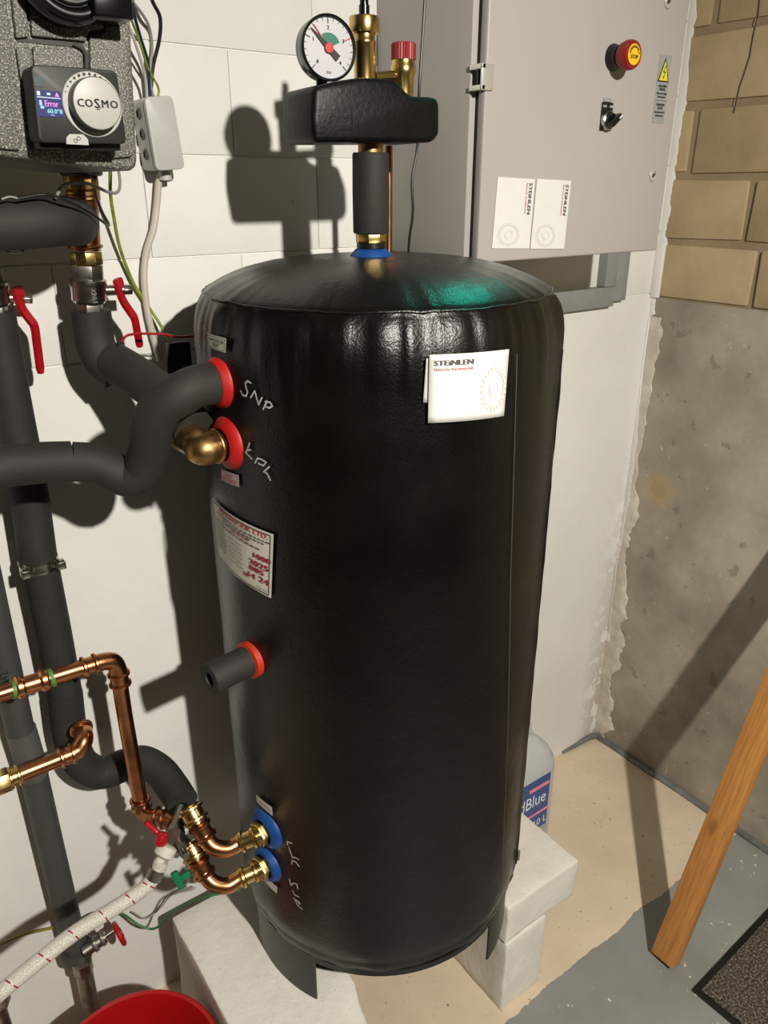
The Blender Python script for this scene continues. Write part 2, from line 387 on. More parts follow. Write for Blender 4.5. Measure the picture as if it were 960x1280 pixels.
# painted blocks of the upper back wall
LB, HB = .297, .1440
bm = B(); box(bm, (-LB/2+.0005, -.01, -HB/2+.0012), (LB/2-.0005, .006, HB/2-.0012), .0016, 2)
blk = None
for row in range(7):
    for k in range(9):
        x = -.9 + (k+.5)*LB + (LB/2 if row % 2 else 0)
        if x - LB/2 > XR: continue
        if blk is None: blk = obj('painted_block', bm, M_wall, wall_back); o = blk
        else: o = blk.copy(); COL.objects.link(o)
        o.location = (x, YB+random.uniform(.0098, .0108), 1.354+(row+.5)*HB); o.rotation_euler = (0, 0, random.uniform(-.003, .003))

# right wall: bare concrete below, bricks above
bm = B(); box(bm, (XR, -2.6, 0), (XR+.12, YB+.12, ZB0))
wall_right = obj('wall_right', bm, M_conc, kind='structure')
bm = B(); box(bm, (XR+.004, -2.6, ZB0), (XR+.12, YB+.12, 2.46)); obj('mortar_bed', bm, M_mortar, wall_right)
rows = [(1.352, 1.472, [1.205, .944, .70, .45, .2, -.05]), (1.486, 1.612, [1.205, .985, .73, .48, .23, -.02]), (1.628, 1.756, [1.22, 1.145, .88, .62, .36, .1]),
        (1.772, 1.900, [1.205, .93, .68, .42, .16]), (1.916, 2.04, [1.205, 1.135, .88, .62, .36, .1]), (2.056, 2.18, [1.205, .98, .72, .46, .2])]
for z0, z1, ys in rows:
    for a, b in zip(ys, ys[1:]):
        bm = B(); t = bmesh.new(); bmesh.ops.create_cube(t, size=1)
        lo = (XR-.001-random.uniform(0, .002), b+.008, z0); hi = (XR+.03, a-.008, z1)
        for v in t.verts:
            v.co = V(*[(lo[i]+hi[i])/2 + v.co[i]*(hi[i]-lo[i]) for i in range(3)]) + V(0, random.uniform(-.003, .003), random.uniform(-.003, .003))
        bmesh.ops.bevel(t, geom=list(t.edges), offset=.004, segments=2, profile=.5, affect='EDGES'); merge(bm, t)
        obj('brick', bm, M_brick, wall_right)
# crack running down through the upper bricks
bm = B(); fn = lambda y, z: V(XR-.0035, y, z)
cr = [atx(px, py, XR) for px, py in ((954, -30), (951, 0), (948, 20), (943, 45), (938, 70), (931, 92), (926, 108), (921, 128), (919, 141))]
strip(bm, [(p.y+.004*noise.noise(p*60), p.z) for p in cr], .0026, fn); obj('crack', bm, M_crack, wall_right, 'thin dark crack')
# ragged plaster and paint carried round the corner on to the right wall
def ragged(name, m, z0, z1, wfn, th, y0=YB, seed=0):
    bm = B(); n = int((z1-z0)/.006); L = []
    for i in range(n+1):
        z = z0+(z1-z0)*i/n; wd = wfn(z)*(1+.8*noise.noise(V(z*7, seed, 0))+.45*noise.noise(V(z*23, seed, 1))+.18*noise.noise(V(z*90, seed, 3)))
        L.append((bm.verts.new((XR-th*.5, y0+.002, z)), bm.verts.new((XR-th, y0-wd*.55, z)), bm.verts.new((XR-th*.8, y0-wd*.93, z)), bm.verts.new((XR+.003, y0-wd, z))))
    for i in range(n):
        for j in range(3): bm.faces.new((L[i][j], L[i][j+1], L[i+1][j+1], L[i+1][j]))
    return obj(name, bm, m, wall_right, fix=False, angle=60)
ragged('plaster_smear', M_plaster, .0, 1.30, lambda z: .040+.010*math.sin(z*5)+.02*max(0, .5-z), .0035, seed=4)
ragged('paint_strip', M_wall, .35, 2.46, lambda z: (.018 if z > 1.3 else .010+.006*math.sin(z*9)), .006, seed=1)
# broken plaster step at the top of the concrete corner
bm = B(); box(bm, (XR-.010, YB-.022, 1.345), (XR+.002, YB+.001, 1.47), .003); obj('plaster_edge', bm, M_wall, wall_right)
# sealing strip along the foot of the walls
bm = B()
pts = [(XR-.006+random.uniform(-.0015, .0015), YB-.03-.06*i, .006) for i in range(38)]
tube(bm, [(1.545, YB-.002, .004), (1.60, YB-.006, .006), (1.65, YB-.012, .014), (1.682, YB-.022, .016)]+pts, lambda t: .009 if t > .06 else .004+.08*t, 8, 3)
obj('trim_1', bm, M_seal, kind='structure', label='dark grey sealing strip along the foot of the concrete wall')
# grey paint covering the front of the floor
bm = B(); top = []
x = XR-.002
while x > -1.2:
    top.append((x, .708+.012*noise.noise(V(x*9, 0, 0))+.005*noise.noise(V(x*45, 0, 1))+.003*noise.noise(V(x*140, 0, 1))-(.05*max(0, .95-x) if x < .95 else 0), .0012)); x -= .006
vs = [bm.verts.new(p) for p in top]; lo = [bm.verts.new((p[0], -2.59, .0012)) for p in top]
for i in range(len(top)-1): bm.faces.new((vs[i], vs[i+1], lo[i+1], lo[i]))
obj('grey_paint', bm, M_gpaint, floor, 'grey painted front area with ragged edge')

# ------------------------------------------------------------------ the buffer tank
TC = V(.651, .911, 0); TR = .2575
def cylfn(R):
    return lambda s, z: V(TC.x+R*math.cos(s/TR), TC.y+R*math.sin(s/TR), z)      # s = arc length, z = height
def oncyl(px, py, R=TR):
    d = _ray(px, py); a = d.x**2+d.y**2; b = -2*(d.x*TC.x+d.y*TC.y); c = TC.x**2+TC.y**2-R*R
    t = (-b-math.sqrt(max(0, b*b-4*a*c)))/(2*a); p = _c+d*t; th = math.atan2(p.y-TC.y, p.x-TC.x)
    if th > PI/2: th -= 2*PI
    return th*TR, p.z                     # arc length, height
tank = thing('buffer_tank', 'tall black vinyl-jacketed cylindrical buffer tank on white blocks', 'tank', (TC.x, TC.y, .3))
prof = [(.001, 1.511), (.05, 1.511), (.09, 1.5095), (.13, 1.5062), (.16, 1.5015), (.185, 1.4955), (.205, 1.4885), (.221, 1.4815), (.232, 1.4755), (.238, 1.4715), (.2402, 1.4688),
        (.2412, 1.4668), (.2440, 1.4625), (.2480, 1.4545), (.2515, 1.4450), (.2543, 1.4340), (.2563, 1.4215), (.2573, 1.4080), (.2577, 1.396)]
z = 1.385
while z > .475: prof.append((TR, z)); z -= .018
prof += [(.2572, .462), (.2560, .448), (.2535, .437), (.2520, .430), (.2525, .425), (.2500, .414), (.2475, .405), (.243, .401), (.20, .400), (.001, .400)]
def jacket_r(r, z, th):
    if r < .03: return r, z
    dth = 0
    if z > 1.4672:    # cover: soft radial pulls near the seam
        f = max(0, (r-.15)/.1); dz = .0035*f*noise.noise(V(math.cos(th)*5, math.sin(th)*5, 7)) + .0015*f*noise.noise(V(math.cos(th)*16, math.sin(th)*16, 2))
        return r, z+dz
    f = max(0, 1-(1.466-z)/.13)*min(1, (1.4675-z)/.02+.35)
    g = noise.noise(V(math.cos(th)*8, math.sin(th)*8, 3+z*3)); g2 = noise.noise(V(math.cos(th)*22, math.sin(th)*22, z*6))
    r += f*(f*.0+1)*(.0055*g+.0030*g2) if f > 0 else 0
    r += .0012*noise.noise(V(math.cos(th)*2, math.sin(th)*2, z*5))
    # zip fold on the right flank
    d = (th+math.radians(52)+PI) % (2*PI)-PI
    r += (.0045+.002*noise.noise(V(z*11, 0, 5)))*math.exp(-(d/.045)**2)
    if z < .50:
        f2 = (.50-z)/.1; r += f2*.003*noise.noise(V(math.cos(th)*6, math.sin(th)*6, z*20))
    return r, z
bm = B(); NT = 288; rowsv = []
for r, z in prof:
    rv = []
    for k in range(NT):
        th = 2*PI*k/NT; r2, z2 = jacket_r(r, z, th); rv.append(bm.verts.new((TC.x+r2*math.cos(th), TC.y+r2*math.sin(th), z2)))
    rowsv.append(rv)
for i in range(len(prof)-1):
    for k in range(NT): bm.faces.new((rowsv[i][k], rowsv[i+1][k], rowsv[i+1][(k+1) % NT], rowsv[i][(k+1) % NT]))
jacket = obj('jacket', bm, M_vinyl, tank, fix=False, angle=70)
bm = B(); cpts = []
for k in range(200):
    th = 2*PI*k/199; r2, z2 = jacket_r(.2407, 1.4680, th); cpts.append(V(TC.x+(r2+.0005)*math.cos(th), TC.y+(r2+.0005)*math.sin(th), z2+.0012))
tube(bm, cpts, .0016, 8, 1, smooth=False); obj('seam_piping', bm, M_vinyl, jacket)
bm = B()          # stitched seam down the front right
s0, z0 = oncyl(648, 392); s1, z1 = oncyl(628, 1080); strip(bm, [(s0, 1.415), (s0+(s1-s0)*.3, 1.1), (s0+(s1-s0)*.7, .8), (s1, .46)], .0016, cylfn(TR+.0022))
obj('stitched_seam', bm, M_gap, jacket)
bm = B()          # zip on the right fold
zp = [V(TC.x+(TR+.0032+.0015*noise.noise(V(i*.4, 2, 2)))*math.cos(math.radians(-52)), TC.y+(TR+.0032+.0015*noise.noise(V(i*.4, 2, 2)))*math.sin(math.radians(-52)), .455+i*.02) for i in range(48)]
tube(bm, zp, .0024, 8, 2); obj('zip', bm, M_black, jacket)
bm = B(); box(bm, (-.002, -.002, -.012), (.003, .003, .012), .001, 1, Matrix.Translation(zp[1]+V(.002, -.003, 0))); obj('zip_pull', bm, M_chrome, jacket, 'small metal zip pull')
# bottom rim and curved sheet legs
bm = B(); lathe(bm, [(.2485, 0), (.2485, .012), (.2465, .012), (.2465, 0)], Matrix.Translation(V(TC.x, TC.y, .395)), 96); obj('bottom_rim', bm, M_black, tank)
for a0, a1 in ((-190, -152), (-73, -36), (48, 86)):
    bm = B(); n = 14; Ro, Ri = .2470, .2435; L = []
    for i in range(n+1):
        a = math.radians(a0+(a1-a0)*i/n); e = math.cos(PI*(i/n-.5))
        L.append([bm.verts.new((TC.x+R*math.cos(a), TC.y+R*math.sin(a), zz)) for R, zz in ((Ro, .300), (Ro, .41), (Ri, .41), (Ri, .300))])
    for i in range(n):
        for j in range(4): bm.faces.new((L[i][j], L[i+1][j], L[i+1][(j+1) % 4], L[i][(j+1) % 4]))
    bm.faces.new(L[0]); bm.faces.new(L[-1][::-1]); obj('leg', bm, M_black, tank)
# rubber collars round the ports
PD = V(math.cos(math.radians(-171)), math.sin(math.radians(-171)), 0)
PANG = {}
def pdir(z):
    a = math.radians(PANG.get(z, -171)); return V(math.cos(a), math.sin(a), 0)
def port(z, R=TR): d = pdir(z); return V(TC.x+R*d.x, TC.y+R*d.y, z)
def collar(z, r0, m, name='port_collar', rin=.022, lab=None):
    bm = B(); M = frame(port(z, TR-.008), pdir(z))
    lathe(bm, [(rin*.5, 0), (r0, 0), (r0, .006), (r0*.97, .009), (rin*1.25, .016), (rin, .0175), (rin*.9, .012), (rin*.5, .012)], M, 40)
    return obj(name, bm, m, tank, lab)
ZP = dict(snp=1.371, kpl=1.293, stub=.972, b1=.652, b2=.575); PANG.update({1.371: -177, 1.293: -175, .652: -170, .575: -171})
collar(ZP['snp'], .034, M_redc, lab='red collar'); collar(ZP['kpl'], .036, M_redc, lab='red collar'); collar(ZP['stub'], .028, M_orange, lab='orange-red collar')
collar(ZP['b1'], .036, M_blue, lab='blue collar'); collar(ZP['b2'], .033, M_blue, lab='blue collar')
NK = V(.643, .915, 0)
bm = B(); lathe(bm, [(.014, 0), (.031, 0), (.030, .004), (.022, .013), (.019, .014), (.014, .014)], Matrix.Translation(V(NK.x, NK.y, 1.5065)), 40); obj('top_collar', bm, M_blue, tank, 'blue collar')
# foam-covered sensor stub
bm = B(); p = port(ZP['stub'], TR+.004); lathe(bm, [(.0095, 0), (.0225, 0), (.0225, .066), (.0215, .0675), (.0105, .0675), (.0095, .064), (.0095, .01)], frame(p, PD), 36); stub = obj('sensor_stub', bm, M_foam, tank, 'grey foam stub with hollow end')
bm = B(); cyl(bm, p+PD*.012, PD, .0096, .035); obj('stub_bore', bm, M_foam_in, stub)
# stickers on the jacket
def patch(bm, quad, R, n=10):
    """quad: four (px,py) TL TR BR BL laid on the jacket; returns the uv->surface map"""
    q = [oncyl(*p, R) for p in quad]
    def uv(u, v, e=0):
        a = [q[0][i]*(1-u)*(1-v)+q[1][i]*u*(1-v)+q[2][i]*u*v+q[3][i]*(1-u)*v for i in (0, 1)]
        return cylfn(R+e)(*a)
    g = [[bm.verts.new(uv(i/n, j/n)) for i in range(n+1)] for j in range(n+1)]
    for j in range(n):
        for i in range(n): bm.faces.new((g[j][i], g[j+1][i], g[j+1][i+1], g[j][i+1]))
    return uv
def uvfn(uv, e=.0008): return lambda x, y: uv(x, 1-y, e)
def borders(bm, fn, a=.05, b=.1, wd=.02):
    for p, q in (((a, b), (1-a, b)), ((1-a, b), (1-a, 1-b)), ((1-a, 1-b), (a, 1-b)), ((a, 1-b), (a, b))):
        k = 6; dx, dy = q[0]-p[0], q[1]-p[1]; hw = wd/2
        for i in range(k):
            x0, y0 = p[0]+dx*i/k, p[1]+dy*i/k; x1, y1 = p[0]+dx*(i+1)/k, p[1]+dy*(i+1)/k
            if abs(dx) > abs(dy): c = [(x0, y0-hw*1.8), (x1, y1-hw*1.8), (x1, y1+hw*1.8), (x0, y0+hw*1.8)]
            else: c = [(x0-hw, y0), (x0+hw, y0), (x1+hw, y1), (x1-hw, y1)]
            add(bm, [fn(*v) for v in c], [(0, 1, 2, 3)])
bm = B(); uv = patch(bm, [(259, 416), (283, 423), (282, 441), (259.5, 433)], TR+.0045); s = obj('small_sticker', bm, M_label, tank, 'small white sticker with black lettering', fix=False)
bm = B(); f = uvfn(uv); borders(bm, f); text(bm, 'SICAK KOLLEKTÖR', f, .5, .64, .26, .78, bold=.008); text(bm, 'GIDIS', f, .5, .33, .26, .34, bold=.008); obj('lettering', bm, M_ink, s, fix=False)
bm = B(); uv = patch(bm, [(276, 586), (298.5, 594), (299, 609), (277, 600)], TR+.003); s = obj('small_sticker', bm, M_pinkl, tank, 'small pale sticker with red lettering', fix=False)
bm = B(); f = uvfn(uv); borders(bm, f); text(bm, 'KAZAN', f, .5, .66, .28, .36, bold=.008); text(bm, 'GIDIS ISITMA', f, .5, .33, .28, .76, bold=.008); obj('lettering', bm, M_inkred, s, fix=False)
bm = B(); uv = patch(bm, [(320, 993), (340, 1009), (341, 1020), (321, 1002)], TR+.003); s = obj('small_sticker', bm, M_label, tank, 'small white sticker above the blue collar', fix=False)
bm = B(); f = uvfn(uv); text(bm, 'KAZAN DONUS', f, .5, .5, .4, .8); obj('lettering', bm, M_inkgrey, s, fix=False)
bm = B(); uv = patch(bm, [(331, 1094), (347, 1109), (346, 1117), (330, 1101)], TR+.003); obj('small_sticker', bm, M_label, tank, 'small white sticker below the blue collars', fix=False)
bm = B(); uv = patch(bm, [(266, 622), (342, 668), (339, 748), (273, 695)], TR+.003, 16); s = obj('data_label', bm, M_label, tank, 'cream data label with red and black print', fix=False)
f = uvfn(uv); bm = B(); borders(bm, f, .03, .035, .009)
random.seed(11)
for yy, x0, x1 in ((.845, .12, .95), (.80, .25, .88), (.765, .3, .72), (.69, .30, .80)):      # lines of tiny black print
    x = x0
    while x < x1:
        L = random.uniform(.03, .07); add(bm, [f(x, yy-.009), f(x+L, yy-.009), f(x+L, yy+.009), f(x, yy+.009)], [(0, 1, 2, 3)]); x += L+.012
for k, t in enumerate(('Isletme Basinci', 'Test Basinci', 'Isletme Sicakligi', 'Kapasite', 'Seri No', 'Imal Tarihi')): text(bm, t, f, .47, .60-k*.075, .05, .24)
for k in range(12):
    yy = .74-k*.045; x = .06
    while x < .26:
        L = random.uniform(.02, .06); add(bm, [f(x, yy-.006), f(x+L, yy-.006), f(x+L, yy+.006), f(x, yy+.006)], [(0, 1, 2, 3)]); x += L+.012
text(bm, 'TSE EN', f, .88, .08, .04, .14); obj('small_print', bm, M_inkgrey, s, fix=False)
bm = B(); text(bm, 'MADENCILIK LTD.', f, .57, .925, .10, .74, bold=.003); text(bm, 'BOYLERI', f, .55, .735, .06, .28); obj('red_title', bm, M_inkred, s, fix=False)
bm = B()
for t, x, y, h, wd in (('1000', .86, .56, .11, .22), ('2025', .83, .435, .12, .26), ('885', .80, .335, .10, .2), ('14', .72, .21, .12, .10), ('24', .90, .22, .13, .13), ('SR', .64, .17, .08, .08)): text(bm, t, f, x, y, h, wd, bold=.008)
obj('red_stamp', bm, M_inkdred, s, fix=False)
# crayon notes beside the ports, as strokes on the jacket
def scrawl(strokes, wd=.0022):
    bm = B()
    for st in strokes: strip(bm, [oncyl(*p) for p in st], wd, cylfn(TR+.0032))
    return obj('crayon_note', bm, M_chalk, tank, 'white crayon lettering', fix=False)
def zz(ox, oy, k, pts): return [[(ox+x/k, oy+y/k) for x, y in st] for st in pts]
scrawl(zz(240, 400, 5.82, [[(442, 455), (420, 440), (402, 455), (408, 490), (418, 520), (408, 550), (385, 545), (368, 512)],
    [(440, 560), (470, 512), (497, 612), (522, 560)], [(530, 645), (560, 585)], [(545, 590), (580, 595), (596, 622), (575, 635), (552, 628)]]))
scrawl(zz(240, 400, 5.82, [[(432, 890), (418, 935), (402, 962)], [(412, 945), (442, 940)], [(408, 962), (448, 1005)], [(472, 1035), (490, 1000), (520, 1010), (552, 1030), (530, 1055), (495, 1038)], [(575, 1062), (535, 1098), (558, 1112), (582, 1160)]]))
scrawl(zz(310, 980, 7.53, [[(385, 560), (382, 530), (425, 545)], [(395, 580), (415, 640), (430, 680), (460, 680), (490, 700)], [(425, 740), (425, 705), (460, 720), (492, 762)]]))
scrawl(zz(310, 980, 7.53, [[(400, 880), (415, 940), (440, 920), (470, 930), (480, 970)], [(430, 990), (450, 1030), (490, 1050)], [(440, 1060), (470, 1090), (500, 1105)], [(455, 1085), (480, 1130), (520, 1165)], [(470, 1080), (500, 1120)]]))

# paper notes pinned on the tank
def gear(bm, fn, cx, cy, r, sx=1, teeth=22):
    for k in range(teeth):
        a0, a1 = 2*PI*k/teeth, 2*PI*(k+.55)/teeth
        add(bm, [fn(cx+sx*q*math.cos(a), cy+q*math.sin(a)) for a, q in ((a0, r), (a1, r), (a1, r*.82), (a0, r*.82))], [(0, 1, 2, 3)])
    for q0, q1 in ((.82, .76), (.36, .30)):
        for k in range(24):
            a0, a1 = 2*PI*k/24, 2*PI*(k+1)/24
            add(bm, [fn(cx+sx*r*q*math.cos(a), cy+r*q*math.sin(a)) for a, q in ((a0, q0), (a1, q0), (a1, q1), (a0, q1))], [(0, 1, 2, 3)])
def letterhead(f, e, parent, horiz=True):
    bm = B()
    if horiz: text(bm, 'STEiNLEN', f, .285, .875, .105, .46, bold=.006)
    else: text(bm, 'STEiNLEN', f, .91, .73, .085*2.0, .44, rot=-PI/2, bold=.004)
    obj('letterhead', bm, M_inkgrey, parent, fix=False); bm = B()
    if horiz: text(bm, 'Elektrische Antriebstechnik', f, .285, .785, .055, .46)
    else: text(bm, 'Elektrische Antriebstechnik', f, .80, .73, .04*2.0, .44, rot=-PI/2)
    obj('letterhead_line', bm, M_inkred, parent, fix=False)
def sheet(uvq, R, n, name, label, cat, grp=None, lift=0):
    bm = B(); uv = patch(bm, uvq, R, n); return obj(name, bm, M_white, None, label, cat, grp, fix=False), uv
def thicken(o, t=.0006):
    m = o.modifiers.new('thickness', 'SOLIDIFY'); m.thickness = t; m.offset = -1
back, uv = sheet([(533, 448), (600, 443), (596, 500), (529, 503.5)], TR+.0035, 8, 'paper_note', 'white paper sheet mostly hidden behind the letterhead note on the tank', 'paper'); thicken(back)
front, uv = sheet([(537, 443.5), (636.5, 436.5), (630, 520), (535, 529)], TR+.0065, 10, 'paper_note', 'white letterhead note stuck on the front of the black tank', 'paper'); thicken(front)
f = uvfn(uv, .0007); letterhead(f, .0007, front)
bm = B(); gear(bm, f, .81, .44, .34, .54); obj('gear_watermark', bm, M_water, front, fix=False)

# ------------------------------------------------------------------ safety group on top of the tank
sg = thing('safety_group', 'black foam-shelled boiler safety group with round pressure gauge on the tank top', 'safety group', (NK.x, NK.y, 1.5205))
PHI = math.radians(4); A_ = V(math.cos(PHI), -math.sin(PHI), 0); N_ = V(math.sin(PHI), math.cos(PHI), 0)
def ab(px, py, b=0): return atp(px, py, NK+N_*b, N_)
def zc(px, py): return ab(px, py).z
def up(x, y, z): return V(x, y, z)
bm = B(); cyl(bm, up(NK.x, NK.y, 1.5205), _z, .020, .008, 32, .001); obj('gasket', bm, M_black, sg)
bm = B(); hexn(bm, up(NK.x, NK.y, 1.528), _z, .0215, .012, 8); cyl(bm, up(NK.x, NK.y, 1.520), _z, .016, .03); obj('union_nut', bm, M_brass, sg, 'brass union nut')
bm = B(); lathe(bm, [(.012, 0), (.0235, 0), (.0245, .002), (.0248, .05), (.0242, .098), (.0232, .1), (.012, .1)], Matrix.Translation(V(NK.x, NK.y, 1.540)), 40); obj('foam_sleeve', bm, M_foam, sg, 'dark grey foam sleeve')
bm = B(); cyl(bm, up(NK.x, NK.y, 1.638), _z, .0165, .03, 32, .001); obj('threaded_neck', bm, M_brass_d, sg)
sh = [(394, 178), (391, 150), (393, 108), (420, 101), (455, 96), (497, 99), (504, 108), (515, 120), (546, 121), (551, 128), (551, 168), (543, 178)]
bm = B(); fr = [ab(px, py, -.042) for px, py in sh]; extr(bm, fr, N_*.088, .007, 3); shell = obj('insulation_shell', bm, M_shell, sg, 'rough black foam shell')
bm = B(); fnp = plane_fn(ab(430, 146, -.0428), A_, _z)
strip(bm, [(-.018, 0), (.013, 0), (.013, -.012)], .0016, fnp); obj('moulded_mark', bm, M_foam_in, shell, fix=False)
# gauge
GC = ab(411, 60, -.020); GN = (Matrix.Rotation(math.radians(-5), 3, 'Z') @ -N_); GM = frame(GC, GN, A_); GR = .0350
g = B(); lathe(g, [(.001, -.027), (GR*.86, -.027), (GR*.97, -.022), (GR, -.004), (GR, .001), (GR*.95, .0015), (GR*.93, -.002), (.001, -.002)], GM, 56)
stem = ab(402, 100, .0); tube(g, [stem-_z*.012, V(stem.x, stem.y, GC.z-.025)], .007, 14)
gauge = obj('pressure_gauge', g, M_blackg, sg, 'round black pressure gauge with white dial')
bm = B(); ring(bm, GC+GN*.0012, GN, GR*.965, .0017, 56, 8); obj('bezel', bm, M_blackg, gauge)
bm = B(); lathe(bm, [(.0005, -.0018), (GR*.94, -.0018), (GR*.94, -.001), (.0005, -.001)], GM, 56); obj('dial', bm, M_dial, gauge)
dfn = lambda x, y: GM @ V(x, y, -.0004)
def ang(v): return math.radians(225-67.5*v)
bm = B()
for i in range(21):
    v = i*.2; a = ang(v); r0 = .74 if i % 5 == 0 else .82; wd = .0011 if i % 5 == 0 else .0006
    if i == 15: continue
    strip(bm, [(GR*.9*math.cos(a)*1, GR*.9*math.sin(a)), (GR*r0*math.cos(a), GR*r0*math.sin(a))], wd, dfn)
for v in range(5): text(bm, str(v), dfn, GR*.6*math.cos(ang(v)), GR*.6*math.sin(ang(v)), .0056, bold=.0003)
text(bm, 'bar', dfn, 0, -GR*.72, .005); obj('scale_print', bm, M_ink, gauge, fix=False)
bm = B(); a = ang(3); strip(bm, [(GR*.92*math.cos(a), GR*.92*math.sin(a)), (GR*.64*math.cos(a), GR*.64*math.sin(a))], .0011, dfn); obj('red_limit_mark', bm, M_inkred, gauge, fix=False); bm = B()
a = math.radians(129); strip(bm, [(0, 0), (GR*.84*math.cos(a), GR*.84*math.sin(a))], .0013, lambda x, y: GM @ V(x, y, .0004)); obj('red_pointer', bm, M_inkred, gauge, fix=False)
bm = B(); n = 20; arc = [dfn(0, 0)]
pts = [(0, 0)]+[(GR*.46*math.cos(math.radians(122-97*i/n)), GR*.46*math.sin(math.radians(122-97*i/n))) for i in range(n+1)]
add(bm, [dfn(*p) for p in pts], [(0, i+1, i+2) for i in range(n)]); obj('green_sector', bm, M_green, gauge, fix=False)
bm = B(); a = math.radians(139); pf = lambda x, y: GM @ V(x, y, .0009); ca, sa = math.cos(a), math.sin(a)
P2 = lambda l, t: pf(l*ca-t*sa, l*sa+t*ca)
add(bm, [P2(-.016, -.004), P2(-.016, .004), P2(0, .0035), P2(GR*.86, .0004), P2(GR*.86, -.0004), P2(0, -.0035)], [(0, 1, 2, 5), (5, 2, 3, 4)]); obj('needle', bm, M_ink, gauge, fix=False)
bm = B(); lathe(bm, [(.0005, .0008), (.0058, .0008), (.0052, .0026), (.0005, .003)], GM, 24); obj('needle_hub', bm, M_inkred, gauge)
# automatic air vent
vb = ab(456, 98, 0); vt = ab(455, 42, 0); vx, vy = vb.x, vb.y; m1 = mpp(vb)
bm = B(); r = 13.5*m1; lathe(bm, [(r, vb.z-.012), (r, vt.z-.012), (r*1.05, vt.z-.011), (r*1.05, vt.z-.008), (r, vt.z-.007), (r, vt.z)], Matrix.Translation(V(vx, vy, 0)), 36); vent = obj('air_vent', bm, M_brass, sg, 'polished brass air vent')
bm = B(); lathe(bm, [(r*.6, vt.z), (18.2*m1, vt.z), (18.6*m1, vt.z+.001), (18.6*m1, vt.z+.0165), (18*m1, vt.z+.0178), (r*.4, vt.z+.0178)], Matrix.Translation(V(vx, vy, 0)), 36); obj('vent_ring', bm, M_brass, vent)
bm = B(); z0 = vt.z+.0178; lathe(bm, [(6.5*m1, z0-.002), (6.5*m1, z0+.012), (5.4*m1, z0+.0125), (5*m1, z0+.023), (4.2*m1, z0+.025)], Matrix.Translation(V(vx, vy, 0)), 24); obj('vent_cap', bm, M_blackg, vent, 'black screw cap')
# safety valve with red cap
vb = ab(504, 116, 0); vt = ab(503, 74, 0); vc = ab(503, 56, 0); vx, vy = vb.x, vb.y
bm = B(); lathe(bm, [(12.5*m1, vb.z-.016), (13.5*m1, vb.z), (14*m1, vb.z+.018), (16*m1, vb.z+.022), (16*m1, vb.z+.030), (14.8*m1, vb.z+.032), (14.8*m1, vt.z)], Matrix.Translation(V(vx, vy, 0)), 36)
q0, q1 = ab(468, 96, 0), ab(500, 94, 0); tube(bm, [q0, q1], .006, 14); sv = obj('safety_valve', bm, M_brass, sg, 'brass safety valve')
bm = B(); n = 60; prism(bm, [((15.8 if k % 2 else 15.1)*m1*math.cos(2*PI*k/n), (15.8 if k % 2 else 15.1)*m1*math.sin(2*PI*k/n)) for k in range(n)], vc.z-vt.z+.002, Matrix.Translation(V(vx, vy, vt.z-.001))); lathe(bm, [(15*m1, 0), (14*m1, .0022), (.001, .003)], Matrix.Translation(V(vx, vy, vc.z)), 36)
obj('valve_cap', bm, M_redcap, sv, 'ribbed red plastic cap')
# copper discharge pipe behind the sleeve
bm = B(); p0 = at(486, 182, .985); tube(bm, [p0+_z*.0, V(p0.x, p0.y, 1.40)], .0055, 14); obj('discharge_pipe', bm, M_copper_d, sg, 'thin copper discharge pipe')

# ------------------------------------------------------------------ control cabinet
CX0, CX1, CZ0, CZ1, CY = .857, 1.325, 1.487, 2.30, .94
cab = thing('control_cabinet', 'light grey steel control cabinet with emergency stop on the back wall', 'cabinet', ((CX0+CX1)/2, YB, CZ0))
bm = B(); box(bm, (CX0, CY+.024, CZ0+.006), (CX1, YB, CZ1), .003); obj('body', bm, M_cabside, cab)
bm = B(); box(bm, (CX0+.012, CY+.014, CZ0+.016), (CX1-.012, CY+.03, CZ1-.01)); obj('door_seal', bm, M_gap, cab)
bm = B(); box(bm, (CX0+.008, CY, CZ0), (CX1, CY+.016, CZ1), .0035, 3); door = obj('door', bm, M_cab, cab)
# hinge
hz = at(604, 96, CY).z
bm = B(); box(bm, (CX0-.003, CY-.004, hz-.017), (CX0+.020, CY+.000, hz+.017), .0012); box(bm, (CX0-.003, CY-.004, hz+.010), (CX0+.004, CY+.024, hz+.017), .001); box(bm, (CX0-.003, CY-.004, hz-.017), (CX0+.004, CY+.024, hz-.010), .001)
hinge = obj('hinge', bm, M_bright, cab, 'bright metal door hinge')
bm = B(); cyl(bm, V(CX0+.004, CY+.008, hz-.014), _z, .005, .028, 16); obj('hinge_pin', bm, M_black, hinge)
# emergency stop
FY = V(0, -1, 0); c0 = at(766, 72, CY); m1 = mpp(c0)
es = obj('emergency_stop', (lambda b: (lathe(b, [(.0195, 0), (.0195, .003), (.0175, .006), (.0165, .016), (.012, .018)], frame(c0, FY), 36), b)[1])(B()), M_black, door, 'red mushroom emergency stop button')
bm = B(); lathe(bm, [(.010, .014), (.0145, .016), (.0195, .022), (.0215, .030), (.0213, .036), (.0195, .0405), (.001, .0412)], frame(c0, FY, V(1, 0, 0)), 40); obj('mushroom_head', bm, M_redcap, es)
bm = B(); lathe(bm, [(.001, .0414), (.0148, .0411), (.0148, .0418), (.001, .0421)], frame(c0, FY, V(1, 0, 0)), 36); obj('yellow_disc', bm, M_yellow2, es)
fe = plane_fn(c0+FY*.0427, (1, 0, 0), (0, 0, 1)); bm = B(); text(bm, 'STOP', fe, 0, -.0035, .0075, bold=.0003)
for k, ch in enumerate('EMERGENCY'):
    a = math.radians(165-k*150/8); text(bm, ch, fe, .0108*math.cos(a), .0108*math.sin(a), .0052, rot=a-PI/2, bold=.0002)
obj('button_print', bm, M_ink, es, fix=False)
